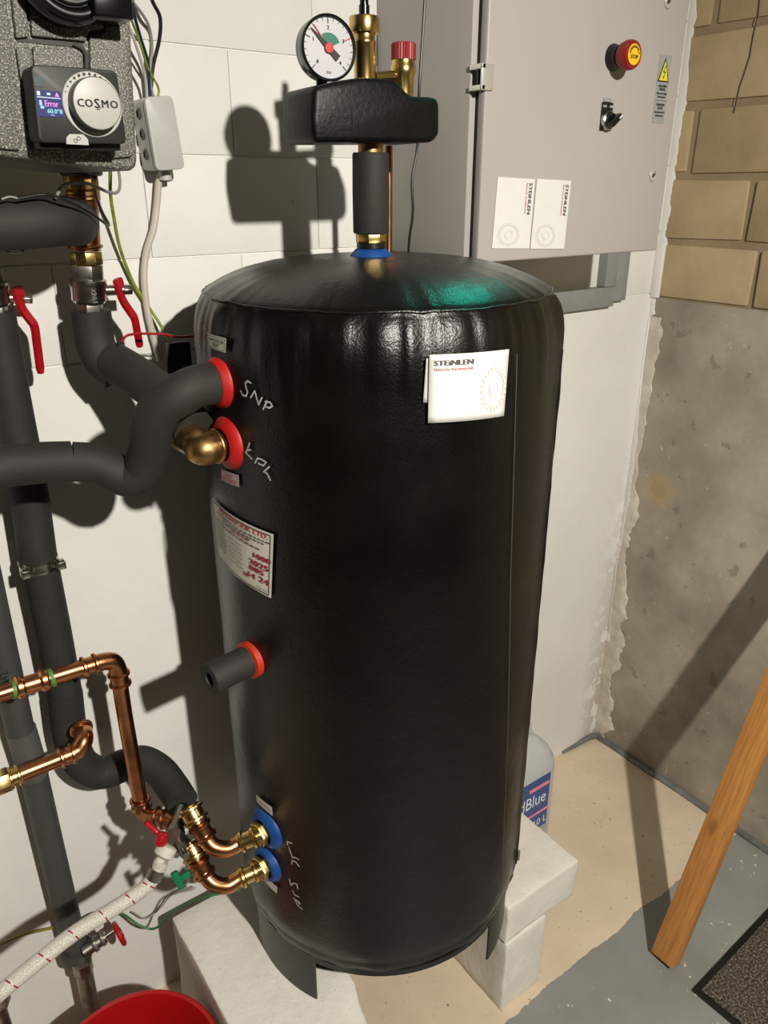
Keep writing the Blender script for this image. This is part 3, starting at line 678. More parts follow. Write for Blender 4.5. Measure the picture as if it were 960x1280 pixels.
# selector switch
c1 = at(764, 152, CY); sw0 = at(757, 146, CY)
bm = B(); box(bm, (sw0.x-.0135, CY-.003, sw0.z-.021), (sw0.x+.0135, CY, sw0.z+.021), .0008); sw = obj('selector_switch', bm, M_black, door, 'black selector switch with chrome ring')
bm = B(); box(bm, (sw0.x-.010, CY-.0025, sw0.z+.0215), (sw0.x+.008, CY, sw0.z+.0275), .0006); obj('tag_holder', bm, M_silver, sw)
ck = V(sw0.x+.0005, CY-.003, sw0.z-.006)
bm = B(); lathe(bm, [(.0145, 0), (.0145, .006), (.0125, .0075), (.011, .006)], frame(ck, FY), 36); obj('chrome_ring', bm, M_chrome, sw)
bm = B(); KM = frame(ck, FY, V(1, 0, .75)); lathe(bm, [(.0115, 0), (.0115, .010), (.0105, .0125), (.001, .013)], KM, 32); box(bm, (-.0125, -.0042, .006), (.0125, .0042, .023), .0015, 2, KM); kn = obj('switch_knob', bm, M_blackg, sw)
bm = B(); box(bm, (.004, -.0012, .0230), (.0122, .0012, .0236), 0, 1, KM); obj('pointer_mark', bm, M_offw, kn)
fs = plane_fn(V(sw0.x, CY-.0033, sw0.z), (1, 0, 0), (0, 0, 1)); bm = B(); text(bm, 'OFF', fs, -.0075, .0150, .0055, bold=.0002); text(bm, 'ON', fs, .008, .0150, .0055, bold=.0002); obj('switch_print', bm, M_offw, sw, fix=False)
# warning sign
q = [at(*p, CY-.0007) for p in ((819, 66), (842, 67), (836, 153), (811, 151))]
sw_, sh_ = .0255, .094; sp = V(1.277, CY, 1.752); bm = B(); box(bm, (sp.x-.0165, CY-.0008, sp.z-.051), (sp.x+.0165, CY, sp.z+.053)); sign = obj('warning_sign', bm, M_silver, door, 'silver high voltage warning sticker')
fw_ = plane_fn(sp+V(0, -.0011, 0), (1, 0, 0), (0, 0, 1)); bm = B(); add(bm, [fw_(-.0155, .0125), fw_(.0155, .0125), fw_(0, .050)], [(0, 1, 2)]); tri = obj('black_triangle', bm, M_ink, sign, fix=False)
fw2 = plane_fn(sp+V(0, -.0014, 0), (1, 0, 0), (0, 0, 1)); bm = B(); add(bm, [fw2(-.0122, .0146), fw2(.0122, .0146), fw2(0, .0443)], [(0, 1, 2)]); obj('yellow_triangle', bm, M_yellow, sign, fix=False)
fw3 = plane_fn(sp+V(0, -.0017, 0), (1, 0, 0), (0, 0, 1)); bm = B(); strip(bm, [(.0014, .037), (-.0026, .0272), (.0022, .0276), (-.0006, .0200)], .0016, fw3)
add(bm, [fw3(-.0024, .0212), fw3(.0012, .0206), fw3(-.001, .0162)], [(0, 1, 2)])
for t, y, wd, h in (('ANLAGE UNTER', .0055, .018, .0048), ('SPANNUNG', .001, .013, .0048), ('Öffnen nur durch befugtes', -.0045, .023, .0042), ('Personal gestattet', -.0092, .017, .0042), ('SYSTEM UNDER', -.0205, .018, .0048), ('VOLTAGE', -.0252, .011, .0048), ('Opening only permitted to', -.0305, .023, .0042), ('authorised personnel', -.0355, .018, .0042)):
    text(bm, t, fw3, 0, y*1.1, h*1.15, wd*1.25, bold=.00015)
strip(bm, [(-.0155, -.0158), (.0155, -.0158)], .0004, fw3); obj('sign_print', bm, M_ink, sign, fix=False)
# quarter-turn locks
for px, py in ((816, 219), (835, 2)):
    c = at(px, py, CY); bm = B(); lathe(bm, [(.0105, 0), (.0105, .0018), (.0088, .0032), (.0068, .0032), (.0060, .0012), (.001, .0012)], frame(c, FY), 32); lk = obj('quarter_turn_lock', bm, M_cab, door)
    bm = B(); M = frame(c+FY*.0012, FY, V(1, 0, .9)); box(bm, (-.0045, -.0014, 0), (.0045, .0014, .0018), .0004, 1, M); lathe(bm, [(.0030, 0), (.003, .0015)], M, 12); obj('lock_slot', bm, M_gap, lk)
# lit indicator above the picture's edge
c = V(1.03, CY, 1.955); bm = B(); lathe(bm, [(.015, 0), (.015, .004), (.012, .006)], frame(c, FY), 28); il = obj('indicator_lamp', bm, M_black, door, 'green-blue indicator lamp')
bm = B(); lathe(bm, [(.0115, .005), (.0115, .010), (.009, .015), (.001, .017)], frame(c, FY), 24); obj('lens', bm, M_tealamp, il)
tl = bpy.data.lights.new('indicator_glow', 'SPOT'); tl.spot_size = math.radians(172); tl.spot_blend = .12; tl.energy = 3.2; tl.color = (0, 1, .70); tl.shadow_soft_size = .012
to = bpy.data.objects.new('indicator_glow', tl); COL.objects.link(to); to.location = c+FY*.03; to.rotation_euler = FY.to_track_quat('-Z', 'Y').to_euler()
# mounting rails under the cabinet
rail = thing('mounting_frame', 'grey steel mounting frame below the control cabinet', 'frame', (1.3, YB, 1.34))
FYB = YB-.022
bm = B(); box(bm, (.80, FYB, 1.340), (1.520, YB, 1.385), .0015); obj('cross_rail', bm, M_frame, rail)
bm = B(); box(bm, (1.478, FYB-.003, 1.386), (1.518, YB, 1.492), .0015); obj('upright', bm, M_frame, rail)
bm = B(); box(bm, (1.522, FYB+.002, 1.350), (1.565, YB, 1.492), .0015); obj('upright', bm, M_frame, rail)
bm = B(); box(bm, (.80, FYB-.003, 1.386), (.84, YB, 1.492), .0015); obj('upright', bm, M_frame, rail)
# two cards stuck on the cabinet door
for i, (quad, lab) in enumerate((([(622.5, 221), (669, 224), (661.5, 310.5), (615, 310.5)], 'white letterhead card on the cabinet door, nearer the hinge'), ([(671.5, 223.5), (714, 226), (705, 311), (663, 311)], 'white letterhead card on the cabinet door, farther from the hinge'))):
    Q = [at(*p, CY-.0015-.0003*i) for p in quad]; bm = B(); extr(bm, Q, V(0, .0009, 0)); card = obj('letterhead_card', bm, M_white, None, lab, 'card', 'letterhead cards on the cabinet door')
    def cf(x, y, Q=Q): return Q[0]*(1-x)*y+Q[1]*x*y+Q[2]*x*(1-y)+Q[3]*(1-x)*(1-y)+V(0, -.0006, 0)
    bm = B(); text(bm, 'STEiNLEN', cf, .885, .72, .12, .44, rot=-PI/2, bold=.005)
    obj('letterhead', bm, M_inkgrey, card, fix=False); bm = B(); text(bm, 'Elektrische Antriebstechnik', cf, .79, .72, .07, .44, rot=-PI/2); obj('letterhead_line', bm, M_inkred, card, fix=False)
    bm = B(); gear(bm, cf, .40, .20, .17, 1.75); obj('gear_watermark', bm, M_water, card, fix=False)
# loose black cable hanging beside the cabinet
bm = B(); tube(bm, [at(*p, y) for p, y in (((534, -40), 1.02), ((531, 0), 1.02), ((528, 50), 1.02), ((524, 110), 1.02), ((522, 180), 1.03), ((515, 225), 1.03), ((516, 265), 1.03), ((511, 305), 1.04), ((510, 350), 1.05))], .0022, 8)
obj('hanging_cable', bm, M_wireb, None, 'thin black cable hanging in front of the cabinet side', 'cable')

# ------------------------------------------------------------------ white blocks under the tank
def rough_block(name, lo, hi, label, group='white blocks under the tank', chip=None, cuts=9, amp=.0022):
    bm = B(); t = bmesh.new(); bmesh.ops.create_cube(t, size=1)
    for v in t.verts: v.co = V(*[(lo[i]+hi[i])/2+v.co[i]*(hi[i]-lo[i]) for i in range(3)])
    bmesh.ops.bevel(t, geom=list(t.edges), offset=.004, segments=2, profile=.5, affect='EDGES')
    bmesh.ops.triangulate(t, faces=list(t.faces)); bmesh.ops.subdivide_edges(t, edges=list(t.edges), cuts=cuts, use_grid_fill=True)
    for v in t.verts:
        p = v.co*18; d = V(noise.noise(p), noise.noise(p+V(9, 0, 0)), noise.noise(p+V(0, 9, 0)))*amp+V(noise.noise(p*4), noise.noise(p*4+V(5, 0, 0)), noise.noise(p*4+V(0, 7, 0)))*amp*.35
        if v.co.z > hi[2]-.006: d.z = min(0, d.z)-.0005
        if chip:
            c, r = chip; q = (v.co-V(*c)).length
            if q < r: k = (r-q)/r; v.co += V(-.5, .45, -.55)*k*(.045+.02*noise.noise(p*2))
        v.co += d
        v.co.z = max(v.co.z, lo[2])
    merge(bm, t); return obj(name, bm, M_stone, None, label, 'block', group, angle=50)
rough_block('aerated_block', (.291, .70, 0), (.507, 1.10, .30), 'long white aerated block under the tank beside the red bucket', chip=((.507, .70, .30), .085))
rough_block('aerated_block', (.833, .728, 0), (.948, .98, .200), 'short upright white block carrying the right-hand slab')
rough_block('aerated_slab', (.831, .73, .2005), (1.034, 1.02, .30), 'white slab lying on the short upright block, beside the milky jug')

# ------------------------------------------------------------------ jug
jug = thing('jug', 'milky plastic jug with blue label on the floor behind the tank', 'jug', (1.18, 1.085, 0))
bm = B(); x0, x1, y0, y1 = 1.068, 1.288, 1.00, 1.165
lay = [(0, -.010), (.010, 0), (.15, 0), (.225, 0), (.255, -.004), (.285, -.018), (.305, -.040), (.318, -.062), (.322, -.068)]; rowsj = []
for zz_, ins in lay:
    rr = .035; pts = []
    for cx, cy, a0 in ((x1-rr, y1-rr, 0), (x0+rr, y1-rr, 90), (x0+rr, y0+rr, 180), (x1-rr, y0+rr, 270)):
        for k in range(7):
            a = math.radians(a0+15*k); px, py = cx+rr*math.cos(a), cy+rr*math.sin(a); mx, my = (x0+x1)/2, (y0+y1)/2
            f = 1+ins/.11; fy = 1+ins/.083; pts.append(bm.verts.new((mx+(px-mx)*f, my+(py-my)*max(fy, .2), zz_)))
    rowsj.append(pts)
nj = len(rowsj[0])
for i in range(len(rowsj)-1):
    for k in range(nj): bm.faces.new((rowsj[i][k], rowsj[i][(k+1) % nj], rowsj[i+1][(k+1) % nj], rowsj[i+1][k]))
bm.faces.new(rowsj[0][::-1]); bm.faces.new(rowsj[-1]); obj('jug_body', bm, M_jug, jug, angle=45)
bm = B(); cyl(bm, V(1.13, 1.08, .320), _z, .026, .03, 28, .002); obj('screw_cap', bm, M_jugblue, jug)
bm = B(); tube(bm, [(1.16, 1.08, .318), (1.175, 1.08, .345), (1.205, 1.08, .35), (1.235, 1.08, .335), (1.245, 1.08, .305)], .010, 14); obj('handle', bm, M_jug, jug)
fj = plane_fn(V(1.16, .9993, .14), (1, 0, 0), (0, 0, 1))
bm = B(); box(bm, (1.085, .9990, .055), (1.252, 1.001, .226)); jl = obj('jug_label', bm, M_jugblue, jug, 'blue printed label')
bm = B(); add(bm, [fj(-.075, -.05), fj(.092, -.05), fj(.092, .045), (fj(-.075, .045))], [(0, 1, 2, 3)]); obj('label_panel', bm, M_jugblue2, jl, fix=False)
fj = plane_fn(V(1.16, .9983, .14), (1, 0, 0), (0, 0, 1)); bm = B(); text(bm, 'AdBlue', fj, .018, .018, .055, .125); obj('label_print', bm, M_offw, jl, fix=False)
bm = B(); text(bm, '10 L', fj, .065, -.062, .03); obj('volume_print', bm, M_offw, jl, fix=False)
bm = B(); strip(bm, [(.02, .058), (.085, .058)], .012, fj); obj('label_stripe', bm, M_pink, jl, fix=False)
bm = B(); strip(bm, [(-.02, -.028), (.09, -.028)], .008, fj); obj('label_stripe', bm, M_pink, jl, fix=False)

# ------------------------------------------------------------------ wooden batten and doormat
bd = V(.385, .014, .923).normalized(); L = 1.345
bm = B(); box(bm, (-.018, -.027, 0), (.018, .027, L), .0018, 2)
bt = obj('wooden_batten', bm, M_wood, None, 'orange-brown pine batten leaning on the concrete wall', 'batten')
bt.matrix_world = frame(V(1.2105, .596, .0085), bd, V(1, 0, 0))
mt = thing('doormat', 'dark speckled doormat with black rubber edge on grey floor', 'doormat', (1.45, .20, 0))
MM = Matrix.Translation(V(1.196, .519, .0015)) @ Matrix.Rotation(math.radians(2.2), 4, 'Z')
bm = B(); box(bm, (0, -.42, 0), (.48, 0, .004), .0015, 2, MM); obj('rubber_edge', bm, M_black, mt)
bm = B(); box(bm, (.014, -.406, .003), (.466, -.014, .009), .002, 2, MM); obj('pile', bm, M_mat, mt)

# ------------------------------------------------------------------ red bucket
bk = thing('bucket', 'round red plastic bucket on the floor by the white wall', 'bucket', (.139, .894, 0))
bm = B(); lathe(bm, [(.001, .0), (.098, .0), (.101, .004), (.139, .243), (.141, .244), (.145, .246), (.1455, .251), (.142, .2535), (.137, .251), (.133, .240), (.097, .008), (.001, .006)], Matrix.Translation(V(.139, .894, 0)), 64); obj('bucket_body', bm, M_bucket, bk)
bm = B(); tube(bm, [V(.139+.1475*math.cos(a), .894+.1475*math.sin(a), .238-.05*math.sin(a-PI)) for a in [PI+PI*i/14 for i in range(15)]], .0022, 8, 3); obj('bail_handle', bm, M_chrome, bk)

# ------------------------------------------------------------------ insulated pipes
def foam(parent, pts, r, name='foam_sleeve', label=None, n=28, k=8):
    bm = B(); tube(bm, pts, r, n, k); return obj(name, bm, M_foam, parent, label, angle=50)
# pipe into the upper red collar
p1 = thing('insulated_pipe', 'thick foam-covered pipe bending down from the upper red collar', 'pipe', at(90, 600, .97))
S = port(ZP['snp'], TR+.006)
foam(p1, [S, S+PD*.03, at(225, 494, .893), at(203, 508, .905), at(190, 532, .92), at(186, 562, .94), at(178, 588, .955), at(163, 598, .965)], .0262)
foam(p1, [at(180, 590, .953), at(160, 597, .966), at(140, 588, .975), at(115, 579, .98), at(90, 577, .985)], .0255)
foam(p1, [at(89, 577, .985), at(45, 579, .99), at(0, 584, .99), at(-60, 597, .99)], .0262)
# ball valve with its pipe to the lower red collar
def ball_valve(parent, top, bot, r, lever_pts, th=.0035, stem=None):
    d = (bot-top).normalized(); L = (bot-top).length
    bm = B(); hexn(bm, top, d, r*.98, L*.28, 8); obj('valve_hex', bm, M_steel, parent)
    bm = B(); hexn(bm, top+d*L*.76, d, r*.80, L*.26, 6); obj('valve_hex', bm, M_steel, parent)
    bm = B(); lathe(bm, [(r*.9, L*.26), (r*1.08, L*.30), (r*1.10, L*.40), (r*1.02, L*.46), (r*1.02, L*.72), (r*.86, L*.78)], frame(top, d), 36)
    obj('valve_body', bm, M_chrome, parent, 'nickel-plated valve body')
p2 = thing('ball_valve_pipe', 'foam-covered pipe with brass tee and red-levered ball valve below the pump group', 'pipe', at(112, 392, 1.12))
bm = B(); cyl(bm, at(98, 190, 1.10), V(0, 0, -1), .026, .028, 28, .002); obj('pump_union', bm, M_black, p2)
top = at(100, 218, 1.11); bm = B()
hexn(bm, top, V(0, 0, -1), .0225, .018, 10); lathe(bm, [(.019, 0), (.0215, .003), (.0215, .012), (.019, .015)], frame(top+V(0, 0, -.018), V(0, 0, -1)), 32); obj('brass_nut', bm, M_brass_d, p2)
bm = B(); a, b = at(103, 245, 1.11), at(107, 312, 1.115); tube(bm, [a, b], .0195, 28); ring(bm, b+V(0, 0, .004), _z, .0205, .0025); ring(bm, a, _z, .020, .0022); obj('tee', bm, M_copper_d, p2, 'tarnished copper tee')
bm = B(); hexn(bm, at(107, 315, 1.115), V(0, 0, -1), .0215, .016, 10); obj('brass_nut', bm, M_brass, p2)
ball_valve(p2, at(108, 331, 1.118), at(113, 392, 1.12), .0225, None)
bm = B(); fv = plane_fn(at(118, 368, 1.12-.0245), (1, 0, 0), (0, 0, 1)); text(bm, 'PN25', fv, 0, 0, .010, rot=PI/2, bold=.0005); obj('valve_mark', bm, M_steel, p2, fix=False)
def lever(parent, spx, knob_px, path, y, ybase, wd=.013, th=.0028):
    # stem from the body to the lever head, then the bent flat lever
    s0, s1 = at(*spx, ybase), at(*knob_px, ybase-.002)
    bm = B(); cyl(bm, s0, s1-s0, .0075, (s1-s0).length*.8, 20); hexn(bm, s0+(s1-s0)*.8, s1-s0, .0075, .012, 6); st = obj('valve_stem', bm, M_chrome, parent)
    bm = B(); P = [at(*p, y) for p in path]; T = spline(P, 6); n = len(T); L_ = []
    for i in range(n):
        tg = (T[min(i+1, n-1)]-T[max(0, i-1)]).normalized(); nn = V(.62, -.78, 0); side = tg.cross(nn).normalized(); nn = side.cross(tg).normalized(); k = i/(n-1)
        ww = wd*(1.25 if k < .18 else (1.25-(k-.18)*4 if k < .28 else .85))*.5*(1 if 0 < i < n-1 else .55)
        L_.append([bm.verts.new(T[i]+side*a*ww+nn*b*th) for a, b in ((-1, -1), (1, -1), (1, 1), (-1, 1))])
    for i in range(n-1):
        for j in range(4): bm.faces.new((L_[i][j], L_[i][(j+1) % 4], L_[i+1][(j+1) % 4], L_[i+1][j]))
    bm.faces.new(L_[0]); bm.faces.new(L_[-1][::-1]); obj('lever', bm, M_red, parent, 'red lever', angle=50)
lever(p2, (128, 363), (160, 362), [(146, 348), (149, 356), (150, 366), (155, 378), (163, 390), (168, 398), (171, 412), (175, 434)], 1.112, 1.12)
foam(p2, [at(113, 388, 1.12), at(116, 410, 1.12), at(119, 430, 1.118), at(128, 450, 1.11), at(147, 466, 1.095)], .0272)
foam(p2, [at(140, 452, 1.10), at(165, 467, 1.065), at(200, 492, 1.01), at(228, 520, .955), at(243, 540, .925)], .0285)
E1 = port(ZP['kpl'], TR+.004)
bm = B(); tube(bm, [at(226, 540, .955), at(236, 547, .93), at(247, 553, .908), E1+PD*.032, E1+PD*.012], lambda t: .0222-.002*t, 28); ring(bm, E1+PD*.014, PD, .0205, .0028); obj('brass_elbow', bm, M_brass_d, p2, 'rough cast brass elbow', angle=60)
bm = B(); cyl(bm, E1-PD*.004, PD, .0175, .022, 28); obj('black_nipple', bm, M_black, p2)
# main riser on the left with clamp
p3 = thing('insulated_pipe', 'long black foam-covered riser with chrome clamp and red-levered valve on the left', 'pipe', at(85, 880, 1.14))
ball_valve(p3, at(-18, 335, 1.14), at(-7, 396, 1.14), .0225, None)
lever(p3, (-2, 372), (35, 373), [(20, 358), (23, 366), (24, 376), (29, 388), (37, 399), (43, 408), (46, 428), (51, 467)], 1.130, 1.14)
foam(p3, [at(-8, 390, 1.14), at(13, 500, 1.14), at(34, 606, 1.14), at(48, 697, 1.14)], .0266)
foam(p3, [at(49, 700, 1.14), at(55, 730, 1.14), at(69, 800, 1.14), at(83, 876, 1.14)], .0262)
foam(p3, [at(81, 866, 1.14), at(88, 918, 1.14), at(101, 953, 1.138), at(127, 966, 1.135), at(155, 957, 1.125), at(178, 952, 1.11), at(200, 964, 1.08), at(217, 986, 1.04), at(228, 1004, 1.005)], .0272)
bm = B(); c = at(48.5, 703, 1.14); dd = at(50.3, 712, 1.14)-at(46.7, 694, 1.14); lathe(bm, [(.0255, -.009), (.0280, -.009), (.0285, -.005), (.0275, 0), (.0285, .005), (.0280, .009), (.0255, .009)], frame(c, dd), 40); cl = obj('hose_clamp', bm, M_chrome, p3, 'shiny metal pipe clamp')
for a in (-.025, .025):
    bm = B(); box(bm, (a-.006, -.034, -.006), (a+.006, -.016, .006), .0015, 2, Matrix.Translation(c)); obj('clamp_screw', bm, M_chrome, cl)

# ------------------------------------------------------------------ copper pipes
def cop(parent, pts, r, m=M_copper, name='copper_tube', k=8):
    bm = B(); tube(bm, pts, r, 22, k); return obj(name, bm, m, parent, angle=50)
def sleeve(parent, a, b, r, m=M_copper, name='press_fitting'):
    d = (b-a).normalized(); L = (b-a).length; bm = B()
    lathe(bm, [(r*.8, 0), (r*1.08, 0), (r*1.10, L*.08), (r*1.40, L*.14), (r*1.40, L*.25), (r*1.12, L*.32), (r*1.12, L*.68), (r*1.40, L*.75), (r*1.40, L*.86), (r*1.10, L*.92), (r*1.08, L), (r*.8, L)], frame(a, d), 30); return obj(name, bm, m, parent)
def bead(parent, p, d, r, rt, m=M_copper, name='press_bead'):
    bm = B(); ring(bm, p, d, r, rt); return obj(name, bm, m, parent)
YC = 1.06
c1 = thing('copper_pipe', 'bright copper pipe turning down in front of the foam riser', 'pipe', at(180, 1010, YC))
rc = .0122
cop(c1, [at(-40, 879, YC), at(0, 867, YC), at(60, 848, YC), at(112, 832, YC)], rc)
sleeve(c1, at(15, 862, YC), at(64, 847, YC), rc)
for q0, q1 in (((14, 862), (19, 861)), ((62, 848), (67, 846))):
    bm = B(); a, b = at(*q0, YC), at(*q1, YC); cyl(bm, a, b-a, rc*1.18, (b-a).length, 26); obj('marker_ring', bm, M_greenmark, c1, 'green indicator ring')
sleeve(c1, at(100, 836, YC), at(124, 828.5, YC), rc)
cop(c1, [at(118, 830, YC), at(130, 827, YC), at(141, 827, YC), at(147, 836, YC), at(149, 850, YC)], rc*1.12, name='elbow', k=10)
sleeve(c1, at(147.5, 838, YC), at(151, 858, YC), rc)
cop(c1, [at(149, 850, YC), at(157, 900, YC), at(166, 950, YC-.01), at(176, 1004, YC-.02)], rc)
bead(c1, at(175, 1000, YC-.02), _z, rc*1.15, .003); bead(c1, at(177, 1008, YC-.02), _z, rc*1.15, .003)
cop(c1, [at(176, 1004, YC-.02), at(179, 1014, YC-.025), at(187, 1020, YC-.04), at(200, 1022, YC-.06), at(216, 1030, YC-.085)], rc*1.1, M_copper_d, 'elbow')
bead(c1, at(196, 1021, YC-.053), V(.7, -.7, 0), rc*1.15, .003, M_copper_d); bead(c1, at(205, 1024, YC-.068), V(.7, -.7, 0), rc*1.15, .003, M_copper_d)
c2 = thing('copper_pipe', 'short copper pipe elbowing back into the foam riser', 'pipe', at(90, 943, YC))
cop(c2, [at(-40, 996, YC), at(0, 978, YC), at(60, 954, YC), at(80, 946, YC)], rc)
sleeve(c2, at(72, 949, YC), at(95, 940, YC), rc)
cop(c2, [at(85, 944, YC), at(98, 937, YC), at(105, 925, YC+.005), at(104, 916, YC+.02), at(101, 910, YC+.045)], rc*1.15, name='elbow')
bead(c2, at(102, 912, YC+.03), V(0, .9, .3), rc*1.25, .003); bead(c2, at(101.5, 910, YC+.04), V(0, .9, .3), rc*1.25, .003)
a, b = at(-12, 983, YC), at(12, 973, YC); bm = B(); hexn(bm, a, b-a, .0185, (b-a).length, 6); obj('brass_union', bm, M_brass, c2, 'brass hexagon union')
sleeve(c2, at(10, 974, YC), at(26, 967.5, YC), rc, M_brass)

# grey plastic drain pipe with red hand wheel
gp = thing('drain_pipe', 'grey plastic pipe running down the wall with red hand wheel valve', 'pipe', at(120, 1270, 1.15))
YG = 1.155
bm = B(); tube(bm, [at(-22, 700, YG), at(18, 880, YG), at(26, 915, YG)], .0215, 28); obj('upper_pipe', bm, M_greyp, gp, angle=50)
bm = B(); tube(bm, [at(26, 912, YG), at(43, 968, YG)], .0230, 28); obj('pipe_socket', bm, M_greyp2, gp)
bm = B(); tube(bm, [at(41, 962, YG), at(70, 1085, YG), at(96, 1192, YG)], .0215, 28); obj('lower_pipe', bm, M_greyp, gp)
bm = B(); fg = plane_fn(at(5, 855, YG-.0245), at(1, 838, YG)-at(5, 856, YG), V(-1, 0, .0)); text(bm, '70/042', fg, 0, -.004, .015); obj('pipe_print', bm, M_ink, gp, fix=False)
bm = B(); a = at(94, 1184, YG); lathe(bm, [(.0285, 0), (.0285, .004), (.027, .026), (.018, .032), (.016, .05)], frame(a, V(0, 0, -1)), 32); obj('reducer', bm, M_greyp, gp)
bm = B(); a, b = at(104, 1190, 1.13), at(142, 1163, 1.13); cyl(bm, a, b-a, .012, (b-a).length*.72, 20); hexn(bm, a+(b-a)*.3, b-a, .016, .008); hexn(bm, a+(b-a)*.55, b-a, .015, .007); cyl(bm, a+(b-a)*.6, b-a, .0045, (b-a).length*.5, 12); hexn(bm, at(105, 1215, 1.13)+_z*.03, V(0, 0, -1), .018, .03, 6); obj('valve_bodywork', bm, M_steel, gp, 'worn metal gate valve')
bm = B(); ax = (b-a).normalized(); cc = at(149, 1167, 1.13); ring(bm, cc, ax, .0205, .0045, 30, 10); cyl(bm, cc-ax*.004, ax, .009, .010, 16)
for k in range(3):
    M = frame(cc, ax); q = M @ V(.0205*math.cos(2.1*k), .0205*math.sin(2.1*k), 0); tube(bm, [cc, q], .004, 8)
obj('hand_wheel', bm, M_red, gp, 'red hand wheel')
bm = B(); tube(bm, [at(104, 1208, 1.14), at(116, 1270, 1.14), at(128, 1330, 1.14)], .0155, 20); obj('tail_pipe', bm, M_steel, gp)
bm = B(); tube(bm, [at(-14, 1230, 1.14), at(8, 1300, 1.14)], .016, 18); hexn(bm, at(-3, 1245, 1.14), at(6, 1275, 1.14)-at(-3, 1245, 1.14), .019, .02); obj('steel_stub_pipe', bm, M_steel, None, 'worn steel pipe end at the bottom left corner below the hose', 'pipe')

# lower brass and copper connections of the tank
lf = thing('tank_connection', 'copper and brass bends joining the blue collars to the drain cock', 'pipe fitting', at(240, 1060, .92))
for zk, pts, bq in ((ZP['b1'], [(300, 1053), (284, 1061), (267, 1058), (256, 1045), (247, 1029)], [(247, 1029), (236, 1008)]), (ZP['b2'], [(300, 1098), (284, 1107), (267, 1104), (255, 1091), (246, 1075)], [(246, 1074), (236, 1053)])):
    S = port(zk, TR+.002); u0 = .880
    bm = B(); hexn(bm, S+PD*.004, PD, .0205, .014, 6, .001, .3); cyl(bm, S-PD*.004, PD, .0145, .03); obj('brass_nut', bm, M_brass, lf, 'brass hexagon nut')
    e = at(*pts[0], .874); sleeve(lf, S+PD*.016, e+(e-S)*.05, .0125, M_brass, 'brass_fitting')
    cop(lf, [S+PD*.02, e, at(*pts[1], .876), at(*pts[2], .885), at(*pts[3], .90), at(*pts[4], .915)], .0128, M_copper, 'copper_bend')
    sleeve(lf, at(pts[3][0]+3, pts[3][1]+5, .898), at(pts[4][0], pts[4][1]-1, .913), .0130, M_copper, 'press_fitting')
    sleeve(lf, at(*bq[0], .913), at(*bq[1], .933), .0150, M_brass, 'brass_fitting')
bm = B(); a, b = at(229, 1012, .985), at(212, 1060, .93); tube(bm, [a, a*.5+b*.5, b], .0130, 20); hexn(bm, a*.45+b*.55, b-a, .0160, .012)
tube(bm, [at(216, 1045, .93), at(240, 1068, .93)], .014, 18); cyl(bm, at(224, 1050, .915), V(-.2, -1, .2), .006, .016, 14); cyl(bm, at(229, 1063, .915), V(-.1, -1, .1), .0055, .014, 14); cyl(bm, at(219, 1062, .915), V(-.2, -1, .1), .005, .014, 14)
tube(bm, [at(238, 1060, .935), at(242, 1098, .93)], .011, 16); obj('cock_body', bm, M_steel, lf, 'worn metal cock body', angle=45)
bm = B(); tube(bm, [at(182, 1028, .935), at(196, 1040, .925), at(204, 1044, .915)], .0045, 12); lathe(bm, [(.006, 0), (.0095, .004), (.0095, .016), (.007, .020)], frame(at(204, 1040, .918), at(200, 1055, .912)-at(204, 1040, .918)), 20); obj('red_cock_lever', bm, M_red, lf, 'red plastic cock lever')
bm = B(); M = frame(at(222, 1098, .915), V(-.25, -1, .25).normalized(), at(213, 1085, .915)-at(231, 1112, .915)); box(bm, (-.016, -.0055, 0), (.016, .0055, .009), .002, 2, M); box(bm, (-.005, -.021, .001), (.005, -.002, .008), .0015, 2, M); obj('green_lever', bm, M_greenh, lf, 'green T-shaped lever')
# hose
hs = thing('braided_hose', 'clear braided hose with red flecks hanging from the drain cock', 'hose', at(100, 1165, .88))
bm = B(); a, b = at(211, 1056, .915), at(201, 1074, .910); lathe(bm, [(.012, 0), (.0155, .002), (.0155, .016), (.012, .019), (.0075, .021), (.0072, .03)], frame(a, b-a), 24); obj('hose_nut', bm, M_nutw, hs, 'white plastic hose nut')
hp = [at(*p, y) for p, y in (((202, 1076), .910), ((194, 1094), .907), ((178, 1112), .903), ((140, 1137), .897), ((95, 1165), .89), ((50, 1200), .882), ((0, 1241), .875), ((-40, 1275), .87))]
bm = B(); HP = tube(bm, hp, .0112, 22, 10); hb = obj('hose_body', bm, M_hose, hs)
bm = B(); a, b = at(197, 1086, .908), at(191, 1099, .906); cyl(bm, a, b-a, .0122, (b-a).length, 22); obj('hose_ferrule', bm, M_steel, hs)
bm = B()
for k in range(17, len(HP)-2, 8):
    tg = (HP[k+1]-HP[k-1]).normalized(); tc = (_c-HP[k]).normalized(); sd = tg.cross(tc).normalized(); tc = sd.cross(tg)
    pts = [HP[k]+(tc*math.cos(a)+sd*math.sin(a))*.0114+tg*.004*math.sin(a) for a in (-1.1, -.75, -.4)]
    pts2 = [HP[k]+(tc*math.cos(a)+sd*math.sin(a))*.0114+tg*.004*math.sin(a) for a in (.05, .4, .75)]
    for pp in (pts, pts2): tube(bm, pp, .0011, 5, 2)
obj('red_flecks', bm, M_inkdred, hs)

